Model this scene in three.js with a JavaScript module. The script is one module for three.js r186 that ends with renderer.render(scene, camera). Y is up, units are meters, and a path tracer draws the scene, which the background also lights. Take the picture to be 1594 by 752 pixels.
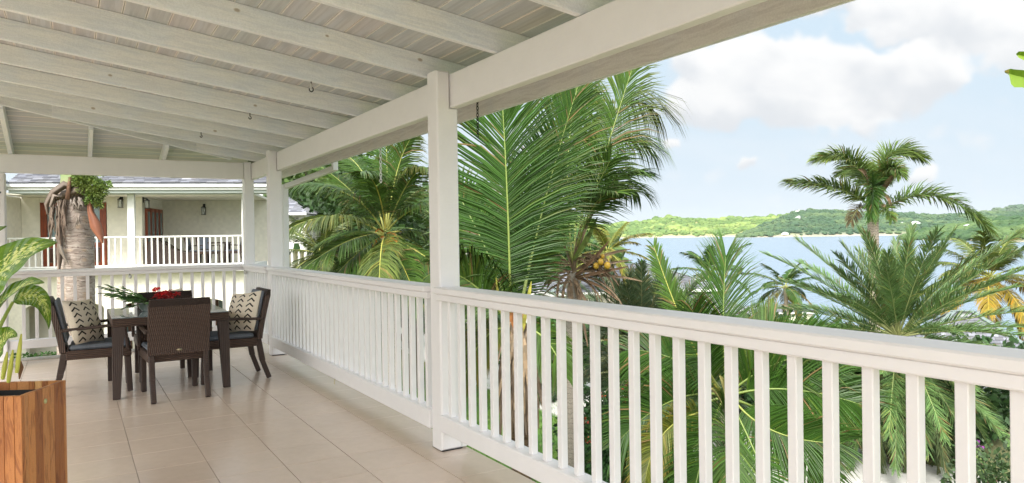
import * as THREE from 'three';
import { mergeGeometries } from 'three/addons/utils/BufferGeometryUtils.js';
import { ImprovedNoise } from 'three/addons/math/ImprovedNoise.js';

// ------------------------------------------------------------ camera, sky, sun, exposure
const scene = new THREE.Scene();
const EYE = 1.42, YAW = 0.5459, PITCH = -0.006, ROLL = 0.0147, FPX = 1124.4;
const camera = new THREE.PerspectiveCamera(2 * Math.atan(376 / FPX) * 180 / Math.PI, 1594 / 752, 0.05, 20000);
camera.rotation.order = 'YXZ';
camera.position.set(0, EYE, 0);
camera.rotation.set(PITCH, -YAW, -ROLL);
scene.add(camera);
camera.updateMatrixWorld(true);

const renderer = new THREE.WebGLRenderer({ antialias: true });
renderer.setSize(1024, 483);
renderer.toneMapping = THREE.LinearToneMapping;
renderer.toneMappingExposure = 3.3;
renderer.shadowMap.enabled = true;

const SKY_GAIN = 0.295;
const SUN_DIR = new THREE.Vector3(-0.66, 0.86, 0.52).normalize();
const sun = new THREE.DirectionalLight(new THREE.Color(1.0, 0.965, 0.91), 1.5);
sun.position.copy(SUN_DIR).multiplyScalar(120).add(new THREE.Vector3(8, 0, -15));
sun.target.position.set(8, 0, -15);
scene.fog = new THREE.FogExp2(new THREE.Color().setRGB(0.80, 0.88, 0.95), 0.00002);
sun.castShadow = true; sun.shadow.radius = 36; sun.shadow.mapSize.set(2048, 2048);
Object.assign(sun.shadow.camera, { left: -60, right: 60, top: 60, bottom: -60, near: 1, far: 300 });
scene.add(sun, sun.target);

// picture bearings are used only to find out where, in metres, things stand
const cosY = Math.cos(YAW), sinY = Math.sin(YAW);
function ray(px, py) {
  const a = px - 797, b = py - 376, cr = Math.cos(ROLL), sr = Math.sin(ROLL);
  const u = (a * cr - b * sr) / FPX, v = -(a * sr + b * cr) / FPX;
  const D = Math.cos(PITCH) - v * Math.sin(PITCH), y = v * Math.cos(PITCH) + Math.sin(PITCH);
  return new THREE.Vector3(u * cosY + D * sinY, y, u * sinY - D * cosY);
}
const at = (px, py, d) => ray(px, py).multiplyScalar(d).add(new THREE.Vector3(0, EYE, 0));
const atX = (px, py, x) => { const r = ray(px, py); return r.multiplyScalar(x / r.x).add(new THREE.Vector3(0, EYE, 0)); };
const RIGHT = new THREE.Vector3(cosY, 0, sinY), FWD = new THREE.Vector3(sinY, 0, -cosY), UP = new THREE.Vector3(0, 1, 0);

// ------------------------------------------------------------ random numbers and noise
function rng(seed) { let a = seed >>> 0; return () => { a = (a + 0x6D2B79F5) >>> 0; let t = a; t = Math.imul(t ^ (t >>> 15), t | 1); t ^= t + Math.imul(t ^ (t >>> 7), t | 61); return ((t ^ (t >>> 14)) >>> 0) / 4294967296; }; }
const R0 = rng(7);
const P3 = new ImprovedNoise();
const n3 = (x, y, z) => P3.noise(x, y, z);
function fbm(x, y, z, o = 4) { let s = 0, a = 0.5; for (let i = 0; i < o; i++) { s += a * P3.noise(x, y, z); x = x * 2.03 + 5.1; y = y * 2.03 + 1.7; z = z * 2.03 + 9.2; a *= 0.5; } return s; }
const clamp = (x, a = 0, b = 1) => Math.min(b, Math.max(a, x));
const sstep = (a, b, x) => { const t = clamp((x - a) / (b - a)); return t * t * (3 - 2 * t); };
const lerp = (a, b, t) => a + (b - a) * t;
const V = (x, y, z) => new THREE.Vector3(x, y, z);

// tileable 2D noise for textures
function tileNoise(seed, nx, ny) {
  const r = rng(seed), g = new Float32Array(nx * ny); for (let i = 0; i < g.length; i++) g[i] = r();
  return (u, v) => { let x = (u - Math.floor(u)) * nx, y = (v - Math.floor(v)) * ny; const x0 = Math.floor(x), y0 = Math.floor(y); let fx = x - x0, fy = y - y0; fx = fx * fx * (3 - 2 * fx); fy = fy * fy * (3 - 2 * fy);
    const a = g[(y0 % ny) * nx + x0 % nx], b = g[(y0 % ny) * nx + (x0 + 1) % nx], c = g[((y0 + 1) % ny) * nx + x0 % nx], d = g[((y0 + 1) % ny) * nx + (x0 + 1) % nx];
    return lerp(lerp(a, b, fx), lerp(c, d, fx), fy); };
}
function tex(w, h, fn, srgb = true) {
  const d = new Uint8Array(w * h * 4);
  for (let j = 0; j < h; j++) for (let i = 0; i < w; i++) { const c = fn((i + 0.5) / w, (j + 0.5) / h), k = (j * w + i) * 4; if (typeof c === 'number') { d[k] = d[k + 1] = d[k + 2] = clamp(c) * 255; } else { d[k] = clamp(c[0]) * 255; d[k + 1] = clamp(c[1]) * 255; d[k + 2] = clamp(c[2]) * 255; } d[k + 3] = 255; }
  const t = new THREE.DataTexture(d, w, h, THREE.RGBAFormat); t.wrapS = t.wrapT = THREE.RepeatWrapping; t.magFilter = THREE.LinearFilter; t.minFilter = THREE.LinearMipmapLinearFilter; t.generateMipmaps = true; if (srgb) t.colorSpace = THREE.SRGBColorSpace; t.needsUpdate = true; return t;
}
const mix3 = (a, b, t) => [lerp(a[0], b[0], t), lerp(a[1], b[1], t), lerp(a[2], b[2], t)];

// ------------------------------------------------------------ the sky (air and clouds)
{
  const W = 3072, H = 1536, data = new Float32Array(W * H * 4);
  const blobs = [ // cumulus heaps seen over the bay: bearing as picture x, y, radii, weight
    [1150, 105, 120, 62, 0.95], [1265, 95, 110, 55, 0.85], [1230, 150, 190, 55, 0.7], [1380, 125, 130, 60, 0.85], [1445, 110, 70, 50, 0.6], [1500, 30, 190, 60, 0.85], [1330, 5, 120, 28, 0.55], [1600, 80, 120, 60, 0.6], [1100, 165, 90, 40, 0.5], [1300, 190, 130, 30, 0.35],
    [1437, 274, 26, 16, 0.7], [1040, 236, 26, 13, 0.6], [1160, 243, 20, 12, 0.5], [960, 30, 160, 60, 0.5], [600, 20, 200, 80, 0.6], [200, -60, 260, 90, 0.7]];
  const inv = new THREE.Matrix4().copy(camera.matrixWorld).invert(); const e = inv.elements;
  for (let j = 0; j < H; j++) {
    const el = ((j + 0.5) / H - 0.5) * Math.PI, y = Math.sin(el), ce = Math.cos(el);
    for (let i = 0; i < W; i++) {
      const az = ((i + 0.5) / W - 0.5) * 2 * Math.PI, x = ce * Math.cos(az), z = ce * Math.sin(az), k = (j * W + i) * 4;
      let c;
      if (y < -0.02) c = [0.30, 0.34, 0.36];
      else {
        const yy = Math.max(y, 0), hz = Math.exp(-yy * 5.0);
        c = mix3([0.53, 0.72, 0.88], [0.80, 0.88, 0.95], hz);
        // thin veil
        const s = 1 / (yy + 0.22), cx = x * s, cz = z * s;
        const veil = sstep(-0.18, 0.45, fbm(cx * 0.9 + 3, cz * 2.2, 4.4, 4));
        c = mix3(c, [0.80, 0.87, 0.94], 0.5 * veil);
        // cumulus
        let dens = 0, lit = 0;
        const nA = fbm(cx * 2.2 + 11, cz * 2.2 - 3, 1.3, 6);
        dens = sstep(0.06, 0.34, nA) * 0.8 * sstep(0.02, 0.2, yy);
        lit = 0.5;
        const cxm = e[0] * x + e[4] * y + e[8] * z, cym = e[1] * x + e[5] * y + e[9] * z, czm = -(e[2] * x + e[6] * y + e[10] * z);
        if (czm > 0.15) {
          const px = 797 + FPX * cxm / czm, py = 376 - FPX * cym / czm;
          const wx = 55 * fbm(px / 85, py / 85, 2.2, 5), wy = 55 * fbm(px / 85, py / 85, 8.8, 5);
          let b = 0, top = 0;
          for (const [bx, by, rx, ry, wt] of blobs) { const u = (px + wx - bx) / rx, v = (py + wy - by) / ry, q = 1 - (u * u + v * v); if (q > 0) { b += wt * q; top += wt * q * (0.5 - 0.5 * v); } }
          const rough = 0.9 * fbm(px / 46, py / 40, 5.5, 6);
          const inside = sstep(0.04, 0.46, b + 0.5 * rough);
          const l2 = b > 0 ? clamp(top / Math.max(b, 0.05) + 0.55 * fbm(px / 95 + 7, py / 70, 3.1, 5)) : 0.5;
          const here = sstep(0.15, 0.4, czm);
          dens = lerp(dens, Math.max(inside, dens * 0.25), here); lit = lerp(lit, l2, here);
        } else lit = clamp(0.5 + fbm(cx * 3, cz * 3, 9, 3));
        const cc = mix3([0.74, 0.765, 0.80], [0.965, 0.96, 0.955], sstep(0.1, 0.7, lit));
        c = mix3(c, cc, 0.93 * dens);
        const sd = x * SUN_DIR.x + y * SUN_DIR.y + z * SUN_DIR.z;   // haze round the sun
        const gl = 4.2 * Math.exp((sd - 1) * 9) + 3.3 * Math.exp((sd - 1) * 2.4);
        c = [c[0] + gl, c[1] + gl * 0.97, c[2] + gl * 0.92];
      }
      data[k] = c[0] * SKY_GAIN; data[k + 1] = c[1] * SKY_GAIN; data[k + 2] = c[2] * SKY_GAIN; data[k + 3] = 1;
    }
  }
  const t = new THREE.DataTexture(data, W, H, THREE.RGBAFormat, THREE.FloatType);
  t.mapping = THREE.EquirectangularReflectionMapping; t.magFilter = t.minFilter = THREE.LinearFilter; t.wrapS = THREE.RepeatWrapping; t.needsUpdate = true;
  scene.background = t; scene.environment = t;
}

// ------------------------------------------------------------ names, tags and mesh building
const used = {};
function numbered(n) { const k = used[n] = (used[n] || 0) + 1; return k === 1 ? n : `${n}_${String(k - 1).padStart(3, '0')}`; }
function tag(o, label, category, group, kind) { if (label) o.userData.label = label; if (category) o.userData.category = category; if (group) o.userData.group = group; if (kind) o.userData.kind = kind; return o; }
function thing(name, label, category, pos, turn = 0, group) { const g = new THREE.Group(); g.name = numbered(name); if (pos) g.position.copy(pos.isVector3 ? pos : V(...pos)); g.rotation.y = turn; tag(g, label, category, group); scene.add(g); return g; }
function mesh(name, geo, mat, parent, pos) { const m = new THREE.Mesh(geo, mat); m.name = parent ? name : numbered(name); m.castShadow = m.receiveShadow = true; if (pos) m.position.copy(pos.isVector3 ? pos : V(...pos)); (parent || scene).add(m); return m; }
function structure(name, geo, mat) { const m = mesh(name, geo, mat); m.userData.kind = 'structure'; return m; }
function copyOf(o, pos, turn, label, group) { const c = o.clone(); c.name = numbered(o.name.replace(/_\d{3}$/, '')); c.userData = { ...o.userData }; scene.add(c); if (pos) c.position.copy(pos.isVector3 ? pos : V(...pos)); if (turn !== undefined) c.rotation.y = turn; if (label) c.userData.label = label; if (group) c.userData.group = group; return c; }

class MB { // collects triangles
  constructor() { this.p = []; this.n = []; this.u = []; this.c = []; this.i = []; }
  v(p, n, u = 0, w = 0, c) { this.p.push(p.x, p.y, p.z); this.n.push(n.x, n.y, n.z); this.u.push(u, w); if (c) this.c.push(c[0], c[1], c[2]); return this.p.length / 3 - 1; }
  quad(a, b, c, d, uv, col) { const n = new THREE.Vector3().subVectors(b, a).cross(new THREE.Vector3().subVectors(d, a)); if (n.lengthSq() < 1e-16) n.subVectors(c, a).cross(new THREE.Vector3().subVectors(d, a)); n.normalize(); const k = [a, b, c, d].map((p, q) => this.v(p, n, ...(uv ? uv(p, n) : [[0, 0], [1, 0], [1, 1], [0, 1]][q]), col)); this.i.push(k[0], k[1], k[2], k[0], k[2], k[3]); }
  tri(a, b, c, uv, col) { const n = new THREE.Vector3().subVectors(b, a).cross(new THREE.Vector3().subVectors(c, a)).normalize(); const k = [a, b, c].map(p => this.v(p, n, ...(uv ? uv(p, n) : [p.x, p.z]), col)); this.i.push(...k); }
  // box with chamfered edges; g is the axis of the grain, s the size of one texture repeat in metres
  box(w, h, d, ch, o = {}) {
    const { g = 0, s = 1, off = [0, 0], m = null, col = null, plain = false } = o, H = [w / 2, h / 2, d / 2];
    const su = s.length ? s[0] : s, sv = s.length ? s[1] : s; const uv = (p, n) => { const q = [p.x, p.y, p.z], a = [Math.abs(n.x), Math.abs(n.y), Math.abs(n.z)]; const k = a[0] > a[1] && a[0] > a[2] ? 0 : a[1] > a[2] ? 1 : 2; let ua = g, va; if (k === g) { ua = (g + 1) % 3; va = (g + 2) % 3; } else va = 3 - k - g; return [q[ua] / su + off[0], q[va] / sv + off[1] + k * 0.37]; };
    const base = this.p.length / 3;
    const pt = (sx, sy, sz, k) => V(sx * (H[0] - (k === 0 ? 0 : ch)), sy * (H[1] - (k === 1 ? 0 : ch)), sz * (H[2] - (k === 2 ? 0 : ch)));
    const put = (a, b, c, e) => { const nn = new THREE.Vector3().subVectors(b, a).cross(new THREE.Vector3().subVectors(c, a)); const mid = a.clone().add(b).add(c); if (nn.dot(mid) < 0) { if (e) this.quad(a, e, c, b, uv, col); else this.tri(a, c, b, uv, col); } else if (e) this.quad(a, b, c, e, uv, col); else this.tri(a, b, c, uv, col); };
    for (let k = 0; k < 3; k++) for (const s0 of [-1, 1]) { const a = (k + 1) % 3, b = (k + 2) % 3, q = (x, y) => { const t = [0, 0, 0]; t[k] = s0; t[a] = x; t[b] = y; return pt(...t, plain ? 9 : k); }; if (plain) { const ch0 = ch; } put(q(-1, -1), q(1, -1), q(1, 1), q(-1, 1)); }
    if (!plain && ch > 0) {
      for (let k = 0; k < 3; k++) { const a = (k + 1) % 3, b = (k + 2) % 3; for (const x of [-1, 1]) for (const y of [-1, 1]) { const t = z => { const r = [0, 0, 0]; r[k] = z; r[a] = x; r[b] = y; return r; }; put(pt(...t(-1), a), pt(...t(1), a), pt(...t(1), b), pt(...t(-1), b)); } }
      for (const x of [-1, 1]) for (const y of [-1, 1]) for (const z of [-1, 1]) put(pt(x, y, z, 0), pt(x, y, z, 1), pt(x, y, z, 2));
    }
    if (m) this.xf(base, m);
    return this;
  }
  xf(from, m) { const nm = new THREE.Matrix3().getNormalMatrix(m), t = new THREE.Vector3(); for (let k = from; k < this.p.length / 3; k++) { t.fromArray(this.p, k * 3).applyMatrix4(m).toArray(this.p, k * 3); t.fromArray(this.n, k * 3).applyMatrix3(nm).normalize().toArray(this.n, k * 3); } return this; }
  bar(a, b, w, h, ch = 0.003, o = {}) { // box from a to b
    const d = new THREE.Vector3().subVectors(b, a), L = d.length(); d.normalize(); const up = Math.abs(d.y) > 0.95 ? (o.up || V(0, 0, 1)) : UP; const s = new THREE.Vector3().crossVectors(up, d).normalize(), u = new THREE.Vector3().crossVectors(d, s); const m = new THREE.Matrix4().makeBasis(s, u, d); m.setPosition(a.clone().add(b).multiplyScalar(0.5)); return this.box(w, h, L, ch, { g: 2, ...o, m });
  }
  // tube through points with radii
  tube(pts, rad, seg = 8, o = {}) {
    const base = this.p.length / 3, N = pts.length; let prev = null, len = 0; const { col = null, colf = null, vs = 1, us = 1, cap = true, sq = null } = o;
    for (let k = 0; k < N; k++) {
      const T = new THREE.Vector3().subVectors(pts[Math.min(k + 1, N - 1)], pts[Math.max(k - 1, 0)]).normalize();
      if (!prev) { prev = Math.abs(T.y) < 0.9 ? V(0, 1, 0) : V(1, 0, 0); } const S = prev.clone().addScaledVector(T, -prev.dot(T)).normalize(); prev = S; const B = new THREE.Vector3().crossVectors(T, S);
      if (k) len += pts[k].distanceTo(pts[k - 1]); const r = typeof rad === 'function' ? rad(k / (N - 1), k) : Array.isArray(rad) ? rad[k] : rad;
      for (let j = 0; j <= seg; j++) { const a = j / seg * 2 * Math.PI, rr = typeof r === 'function' ? r(a) : r; const n = S.clone().multiplyScalar(Math.cos(a)).addScaledVector(B, Math.sin(a) * (sq || 1)); this.v(pts[k].clone().addScaledVector(n, rr), n.clone().normalize(), j / seg * us, len * vs, colf ? colf(k / (N - 1), a) : col); }
    }
    for (let k = 0; k < N - 1; k++) for (let j = 0; j < seg; j++) { const a = base + k * (seg + 1) + j, b = a + seg + 1; this.i.push(a, a + 1, b, a + 1, b + 1, b); }
    if (cap) for (const k of [0, N - 1]) { const T = new THREE.Vector3().subVectors(pts[k], pts[k ? k - 1 : 1]).normalize(); const c = this.v(pts[k], T, 0.5, 0.5, colf ? colf(k / (N - 1), 0) : col); for (let j = 0; j < seg; j++) { const a = base + k * (seg + 1) + j; if (k) this.i.push(c, a, a + 1); else this.i.push(c, a + 1, a); } }
    return this;
  }
  geo() { const g = new THREE.BufferGeometry(); g.setAttribute('position', new THREE.Float32BufferAttribute(this.p, 3)); g.setAttribute('normal', new THREE.Float32BufferAttribute(this.n, 3)); g.setAttribute('uv', new THREE.Float32BufferAttribute(this.u, 2)); if (this.c.length) g.setAttribute('color', new THREE.Float32BufferAttribute(this.c, 3)); g.setIndex(this.i); return g; }
  build(name, mat, parent) { return mesh(name, this.geo(), mat, parent); }
}
const boxGeo = (w, h, d, ch = 0.004, o) => new MB().box(w, h, d, ch, o).geo();
const bez = (a, b, c, t) => { const u = 1 - t; return V(u * u * a.x + 2 * u * t * b.x + t * t * c.x, u * u * a.y + 2 * u * t * b.y + t * t * c.y, u * u * a.z + 2 * u * t * b.z + t * t * c.z); };

// ------------------------------------------------------------ materials
const S = (o) => new THREE.MeshStandardMaterial(o);
const lin = (r, g, b) => new THREE.Color().setRGB(r, g, b);
const nA = tileNoise(1, 64, 64), nB = tileNoise(2, 16, 16), nC = tileNoise(3, 256, 256), nS1 = tileNoise(4, 6, 90), nS2 = tileNoise(5, 14, 220), nS3 = tileNoise(6, 3, 40), nK = tileNoise(8, 5, 5);
const knots = (() => { const r = rng(5), k = []; for (let i = 0; i < 4; i++) k.push([r(), r(), 0.006 + r() * 0.008]); return k; })();
// white-washed timber: u runs along the grain, one repeat = 1.2 m
const washTex = (lo, hi, kn) => tex(512, 512, (u, v) => {
  const wv = v + 0.012 * (nB(u * 1, v) - 0.5) + 0.004 * Math.sin(u * 6.283 + 4 * nK(u, v));
  let g = 0.45 * nS1(u, wv) + 0.35 * nS2(u, wv) + 0.2 * nS3(u, v); g = sstep(0.28, 0.68, g);
  const pat = sstep(0.35, 0.75, nK(u * 1, v * 1)); let c = mix3(lo, hi, g); c = mix3(c, [c[0] * 0.95, c[1] * 0.98, c[2] * 1.02], pat * 0.45);
  if (kn) for (const [ku, kv, kr] of knots) { const d = Math.hypot((u - ku) * 0.6, v - kv); c = mix3(c, [0.58, 0.51, 0.44], sstep(kr, kr * 0.4, d) * 0.6); }
  const f = 0.97 + 0.06 * nC(u, v); return [c[0] * f, c[1] * f, c[2] * f];
});
const washBump = tex(256, 512, (u, v) => 0.5 * nS2(u, v + 0.01 * nB(u, v)) + 0.5 * nC(u, v), false);
const M = {};
const tPaint = tex(512, 512, (u, v) => { const a = 0.6 * nB(u, v) + 0.25 * nA(u, v) + 0.15 * nS2(u, v); const f = 0.985 + 0.02 * a; const sp = nC(u, v) > 0.993 ? 0.96 : 1; return [0.93 * f * sp, 0.918 * f * sp, 0.916 * f * sp]; });
const bPaint = tex(256, 256, (u, v) => 0.5 * nS2(u, v) + 0.3 * nA(u, v) + 0.2 * nC(u, v), false);
M.paint = S({ map: tPaint, roughness: 0.42, bumpMap: bPaint, bumpScale: 0.0006 });
M.rafter = S({ map: washTex([0.885, 0.893, 0.912], [0.93, 0.932, 0.938], true), roughness: 0.6, bumpMap: washBump, bumpScale: 0.0008 });
const boardTex = (lo, hi, sd) => { const a = tileNoise(sd, 5, 9), d = tileNoise(sd + 1, 12, 26), e = tileNoise(sd + 2, 3, 3); return tex(512, 64, (u, v) => { const g = sstep(0.25, 0.75, 0.5 * a(u, v) + 0.3 * d(u, v) + 0.2 * nC(u, v)); let c = mix3(lo, hi, g); c = mix3(c, [c[0] * 0.94, c[1] * 0.98, c[2] * 1.02], e(u, v)); const ed = Math.min(v, 1 - v); return ed < 0.055 + 0.03 * (nA(u * 3, 0.1) - 0.5) ? mix3(c, [0.93, 0.91, 0.89], 0.9) : c; }); };
const tPlank = [boardTex([0.77, 0.75, 0.75], [0.83, 0.81, 0.81], 91), boardTex([0.76, 0.75, 0.755], [0.82, 0.81, 0.81], 95)], tPlankOld = false && [washTex([0.68, 0.635, 0.595], [0.775, 0.73, 0.69], true), washTex([0.66, 0.625, 0.595], [0.755, 0.72, 0.685], false)];
M.plank = [0, 1, 2, 3].map(k => S({ map: tPlank[k % 2], color: [lin(1, 1, 1), lin(0.93, 0.93, 0.92), lin(1.0, 0.96, 0.94), lin(0.95, 0.97, 0.96)][k], roughness: 0.62, bumpMap: washBump, bumpScale: 0.0006 }));
const tTile = [11, 12, 13].map(s => { const a = tileNoise(s, 5, 5), b = tileNoise(s + 9, 40, 40); return tex(128, 128, (u, v) => { const f = 0.965 + 0.045 * a(u, v) + 0.02 * b(u, v) + 0.012 * nC(u, v); return [0.835 * f, 0.76 * f, 0.695 * f]; }); });
M.fascia = S({ map: washTex([0.83, 0.81, 0.795], [0.88, 0.865, 0.85], true), roughness: 0.6 });
M.tile = tTile.map(t => S({ map: t, roughness: 0.22, bumpMap: tex(64, 64, (u, v) => nA(u, v), false), bumpScale: 0.0003 }));
M.grout = S({ color: lin(0.30, 0.245, 0.20), roughness: 0.95 });
M.concrete = S({ map: tex(256, 256, (u, v) => { const f = 0.9 + 0.08 * nA(u, v) + 0.05 * nC(u, v) + 0.06 * nB(u, v); return [0.72 * f, 0.71 * f, 0.69 * f]; }), roughness: 0.8 });
// woven wicker: vertical ribs over a fine cross weave, one repeat = 8 cm
const wkH = (u, v) => { const r = 0.5 + 0.5 * Math.cos(u * 5 * 2 * Math.PI), ph = 0, w = 0.5 + 0.5 * Math.cos((v * 14 + ph) * 2 * Math.PI); return 0.82 * r + 0.18 * w * r; };
M.wicker = S({ map: tex(128, 128, (u, v) => { const st = 0.55 + 0.45 * wkH(u, v), h = (0.65 + 0.35 * nC(u, v) + 0.35 * (nA(u, v) - 0.5)) * st; return [0.44 * h, 0.325 * h, 0.265 * h]; }), roughness: 0.5, bumpMap: tex(256, 256, wkH, false), bumpScale: 0.004 });
M.leg = S({ map: tex(64, 64, (u, v) => { const h = 0.75 + 0.3 * nC(u, v); return [0.27 * h, 0.205 * h, 0.175 * h]; }), roughness: 0.5, bumpMap: M.wicker.bumpMap, bumpScale: 0.002 });
M.cushion = S({ map: tex(128, 128, (u, v) => { const f = 0.86 + 0.2 * nC(u, v); return [0.43 * f, 0.455 * f, 0.49 * f]; }), roughness: 0.9, bumpMap: tex(128, 128, (u, v) => 0.5 + 0.5 * Math.sin(u * 400) * Math.sin(v * 400), false), bumpScale: 0.0006 });
M.tableGlass = new THREE.MeshPhysicalMaterial({ color: lin(0.55, 0.66, 0.68), roughness: 0.04, transmission: 0.75, thickness: 0.008, ior: 1.5 });
M.iron = S({ color: lin(0.03, 0.03, 0.03), roughness: 0.5, metalness: 0.5 });
M.steel = S({ color: lin(0.55, 0.53, 0.5), roughness: 0.35, metalness: 0.9 });
M.whiteMetal = S({ color: lin(0.72, 0.72, 0.70), roughness: 0.4 });
M.cream = S({ map: tex(256, 256, (u, v) => { const f = 0.95 + 0.05 * nB(u, v) + 0.025 * nC(u, v); return [0.90 * f, 0.88 * f, 0.815 * f]; }), roughness: 0.9 });
M.whiteWall = S({ map: tex(256, 256, (u, v) => { const f = 0.95 + 0.06 * nB(u, v) + 0.02 * nC(u, v); return [0.90 * f, 0.895 * f, 0.87 * f]; }), roughness: 0.85 });
M.soffit = S({ color: lin(0.42, 0.46, 0.43), roughness: 0.8 });
M.mahogany = S({ map: tex(256, 256, (u, v) => { const g = 0.75 + 0.4 * nS2(u, v) * nS1(u, v) + 0.1 * nC(u, v); return [0.56 * g, 0.25 * g, 0.11 * g]; }), roughness: 0.45 });
M.darkWood = S({ map: tex(256, 256, (u, v) => { const g = 0.7 + 0.5 * nS2(u, v); return [0.33 * g, 0.20 * g, 0.13 * g]; }), roughness: 0.5 });
M.pane = new THREE.MeshPhysicalMaterial({ color: lin(0.10, 0.14, 0.15), roughness: 0.05, specularIntensity: 1 });
M.lampGlass = new THREE.MeshPhysicalMaterial({ color: lin(0.8, 0.82, 0.78), roughness: 0.25, transmission: 0.7, thickness: 0 });
M.shingle = S({ vertexColors: true, roughness: 0.75 });
M.soil = S({ color: lin(0.018, 0.017, 0.016), roughness: 0.95, bumpMap: tex(128, 128, (u, v) => nC(u, v) * 0.6 + nA(u, v) * 0.4, false), bumpScale: 0.01 });
const leafMat = (rough, tr, spec = 0.5) => new THREE.MeshPhysicalMaterial({ vertexColors: true, roughness: rough, transmission: tr, thickness: 0, side: THREE.DoubleSide, specularIntensity: spec });
M.palmLeaf = leafMat(0.42, 0.3); M.leaf = leafMat(0.55, 0.35); M.dry = S({ vertexColors: true, roughness: 0.9, side: THREE.DoubleSide });
M.rib = S({ vertexColors: true, roughness: 0.5 });
M.solid = S({ vertexColors: true, roughness: 0.7 });
const barkTex = (a, b, rings) => tex(256, 512, (u, v) => { const q = v * rings + 0.35 * (nB(u, v) - 0.5) * 2, f = q - Math.floor(q); const ring = sstep(0, 0.12, f) * sstep(1, 0.9, f); let g = 0.55 * nS2(v * 0.5, u) + 0.45 * nA(u, v); g = clamp(0.25 + 0.8 * g); let c = mix3(a, b, g); const d = 0.55 + 0.45 * ring; const sp = 0.85 + 0.3 * nC(u, v); return [c[0] * d * sp, c[1] * d * sp, c[2] * d * sp]; });
const barkBump = tex(256, 512, (u, v) => { const q = v * 12 + 0.5 * (nB(u, v) - 0.5), f = q - Math.floor(q); return 0.6 * sstep(0, 0.15, f) * sstep(1, 0.85, f) + 0.4 * nA(u, v); }, false);
M.cocoBark = S({ map: barkTex([0.50, 0.45, 0.40], [0.74, 0.69, 0.63], 12), roughness: 0.9, bumpMap: barkBump, bumpScale: 0.005 });
M.greyBark = S({ map: tex(128, 512, (u, v) => { const q = v * 14 + 0.4 * (nB(u, v) - 0.5), f = q - Math.floor(q), g = 0.75 + 0.2 * nA(u, v * 2) + 0.1 * nC(u, v); const d = f < 0.1 ? 0.78 : 1; return [0.70 * g * d, 0.66 * g * d, 0.61 * g * d]; }), roughness: 0.9 });
M.fatBark = S({ map: tex(512, 1024, (u, v) => { const q = v * 13 + 0.9 * (nB(u, v) - 0.5) + 0.25 * (nA(u, v) - 0.5), f = q - Math.floor(q); const edge = sstep(0.0, 0.16, f), lit = nS1(u * 0.5, v * 0.5 + 0.1 * nB(u, v)); const fine = nA(u * 0.25, v * 2.0); let c = mix3([0.47, 0.405, 0.365], [0.70, 0.65, 0.61], clamp(0.1 + 0.55 * fine + 0.5 * lit)); c = mix3([0.33, 0.27, 0.235], c, 0.25 + 0.75 * edge); c = mix3(c, [0.66, 0.55, 0.44], 0.45 * sstep(0.6, 0.9, nB(u + 0.3, v))); return c; }), roughness: 0.9, bumpMap: tex(512, 1024, (u, v) => { const q = v * 13 + 0.9 * (nB(u, v) - 0.5) + 0.25 * (nA(u, v) - 0.5), f = q - Math.floor(q); return 0.5 * f + 0.5 * nA(u * 0.25, v * 2.0); }, false), bumpScale: 0.012 });
M.brownBark = S({ map: barkTex([0.28, 0.21, 0.15], [0.50, 0.41, 0.31], 16), roughness: 0.95, bumpMap: barkBump, bumpScale: 0.02 });

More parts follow.
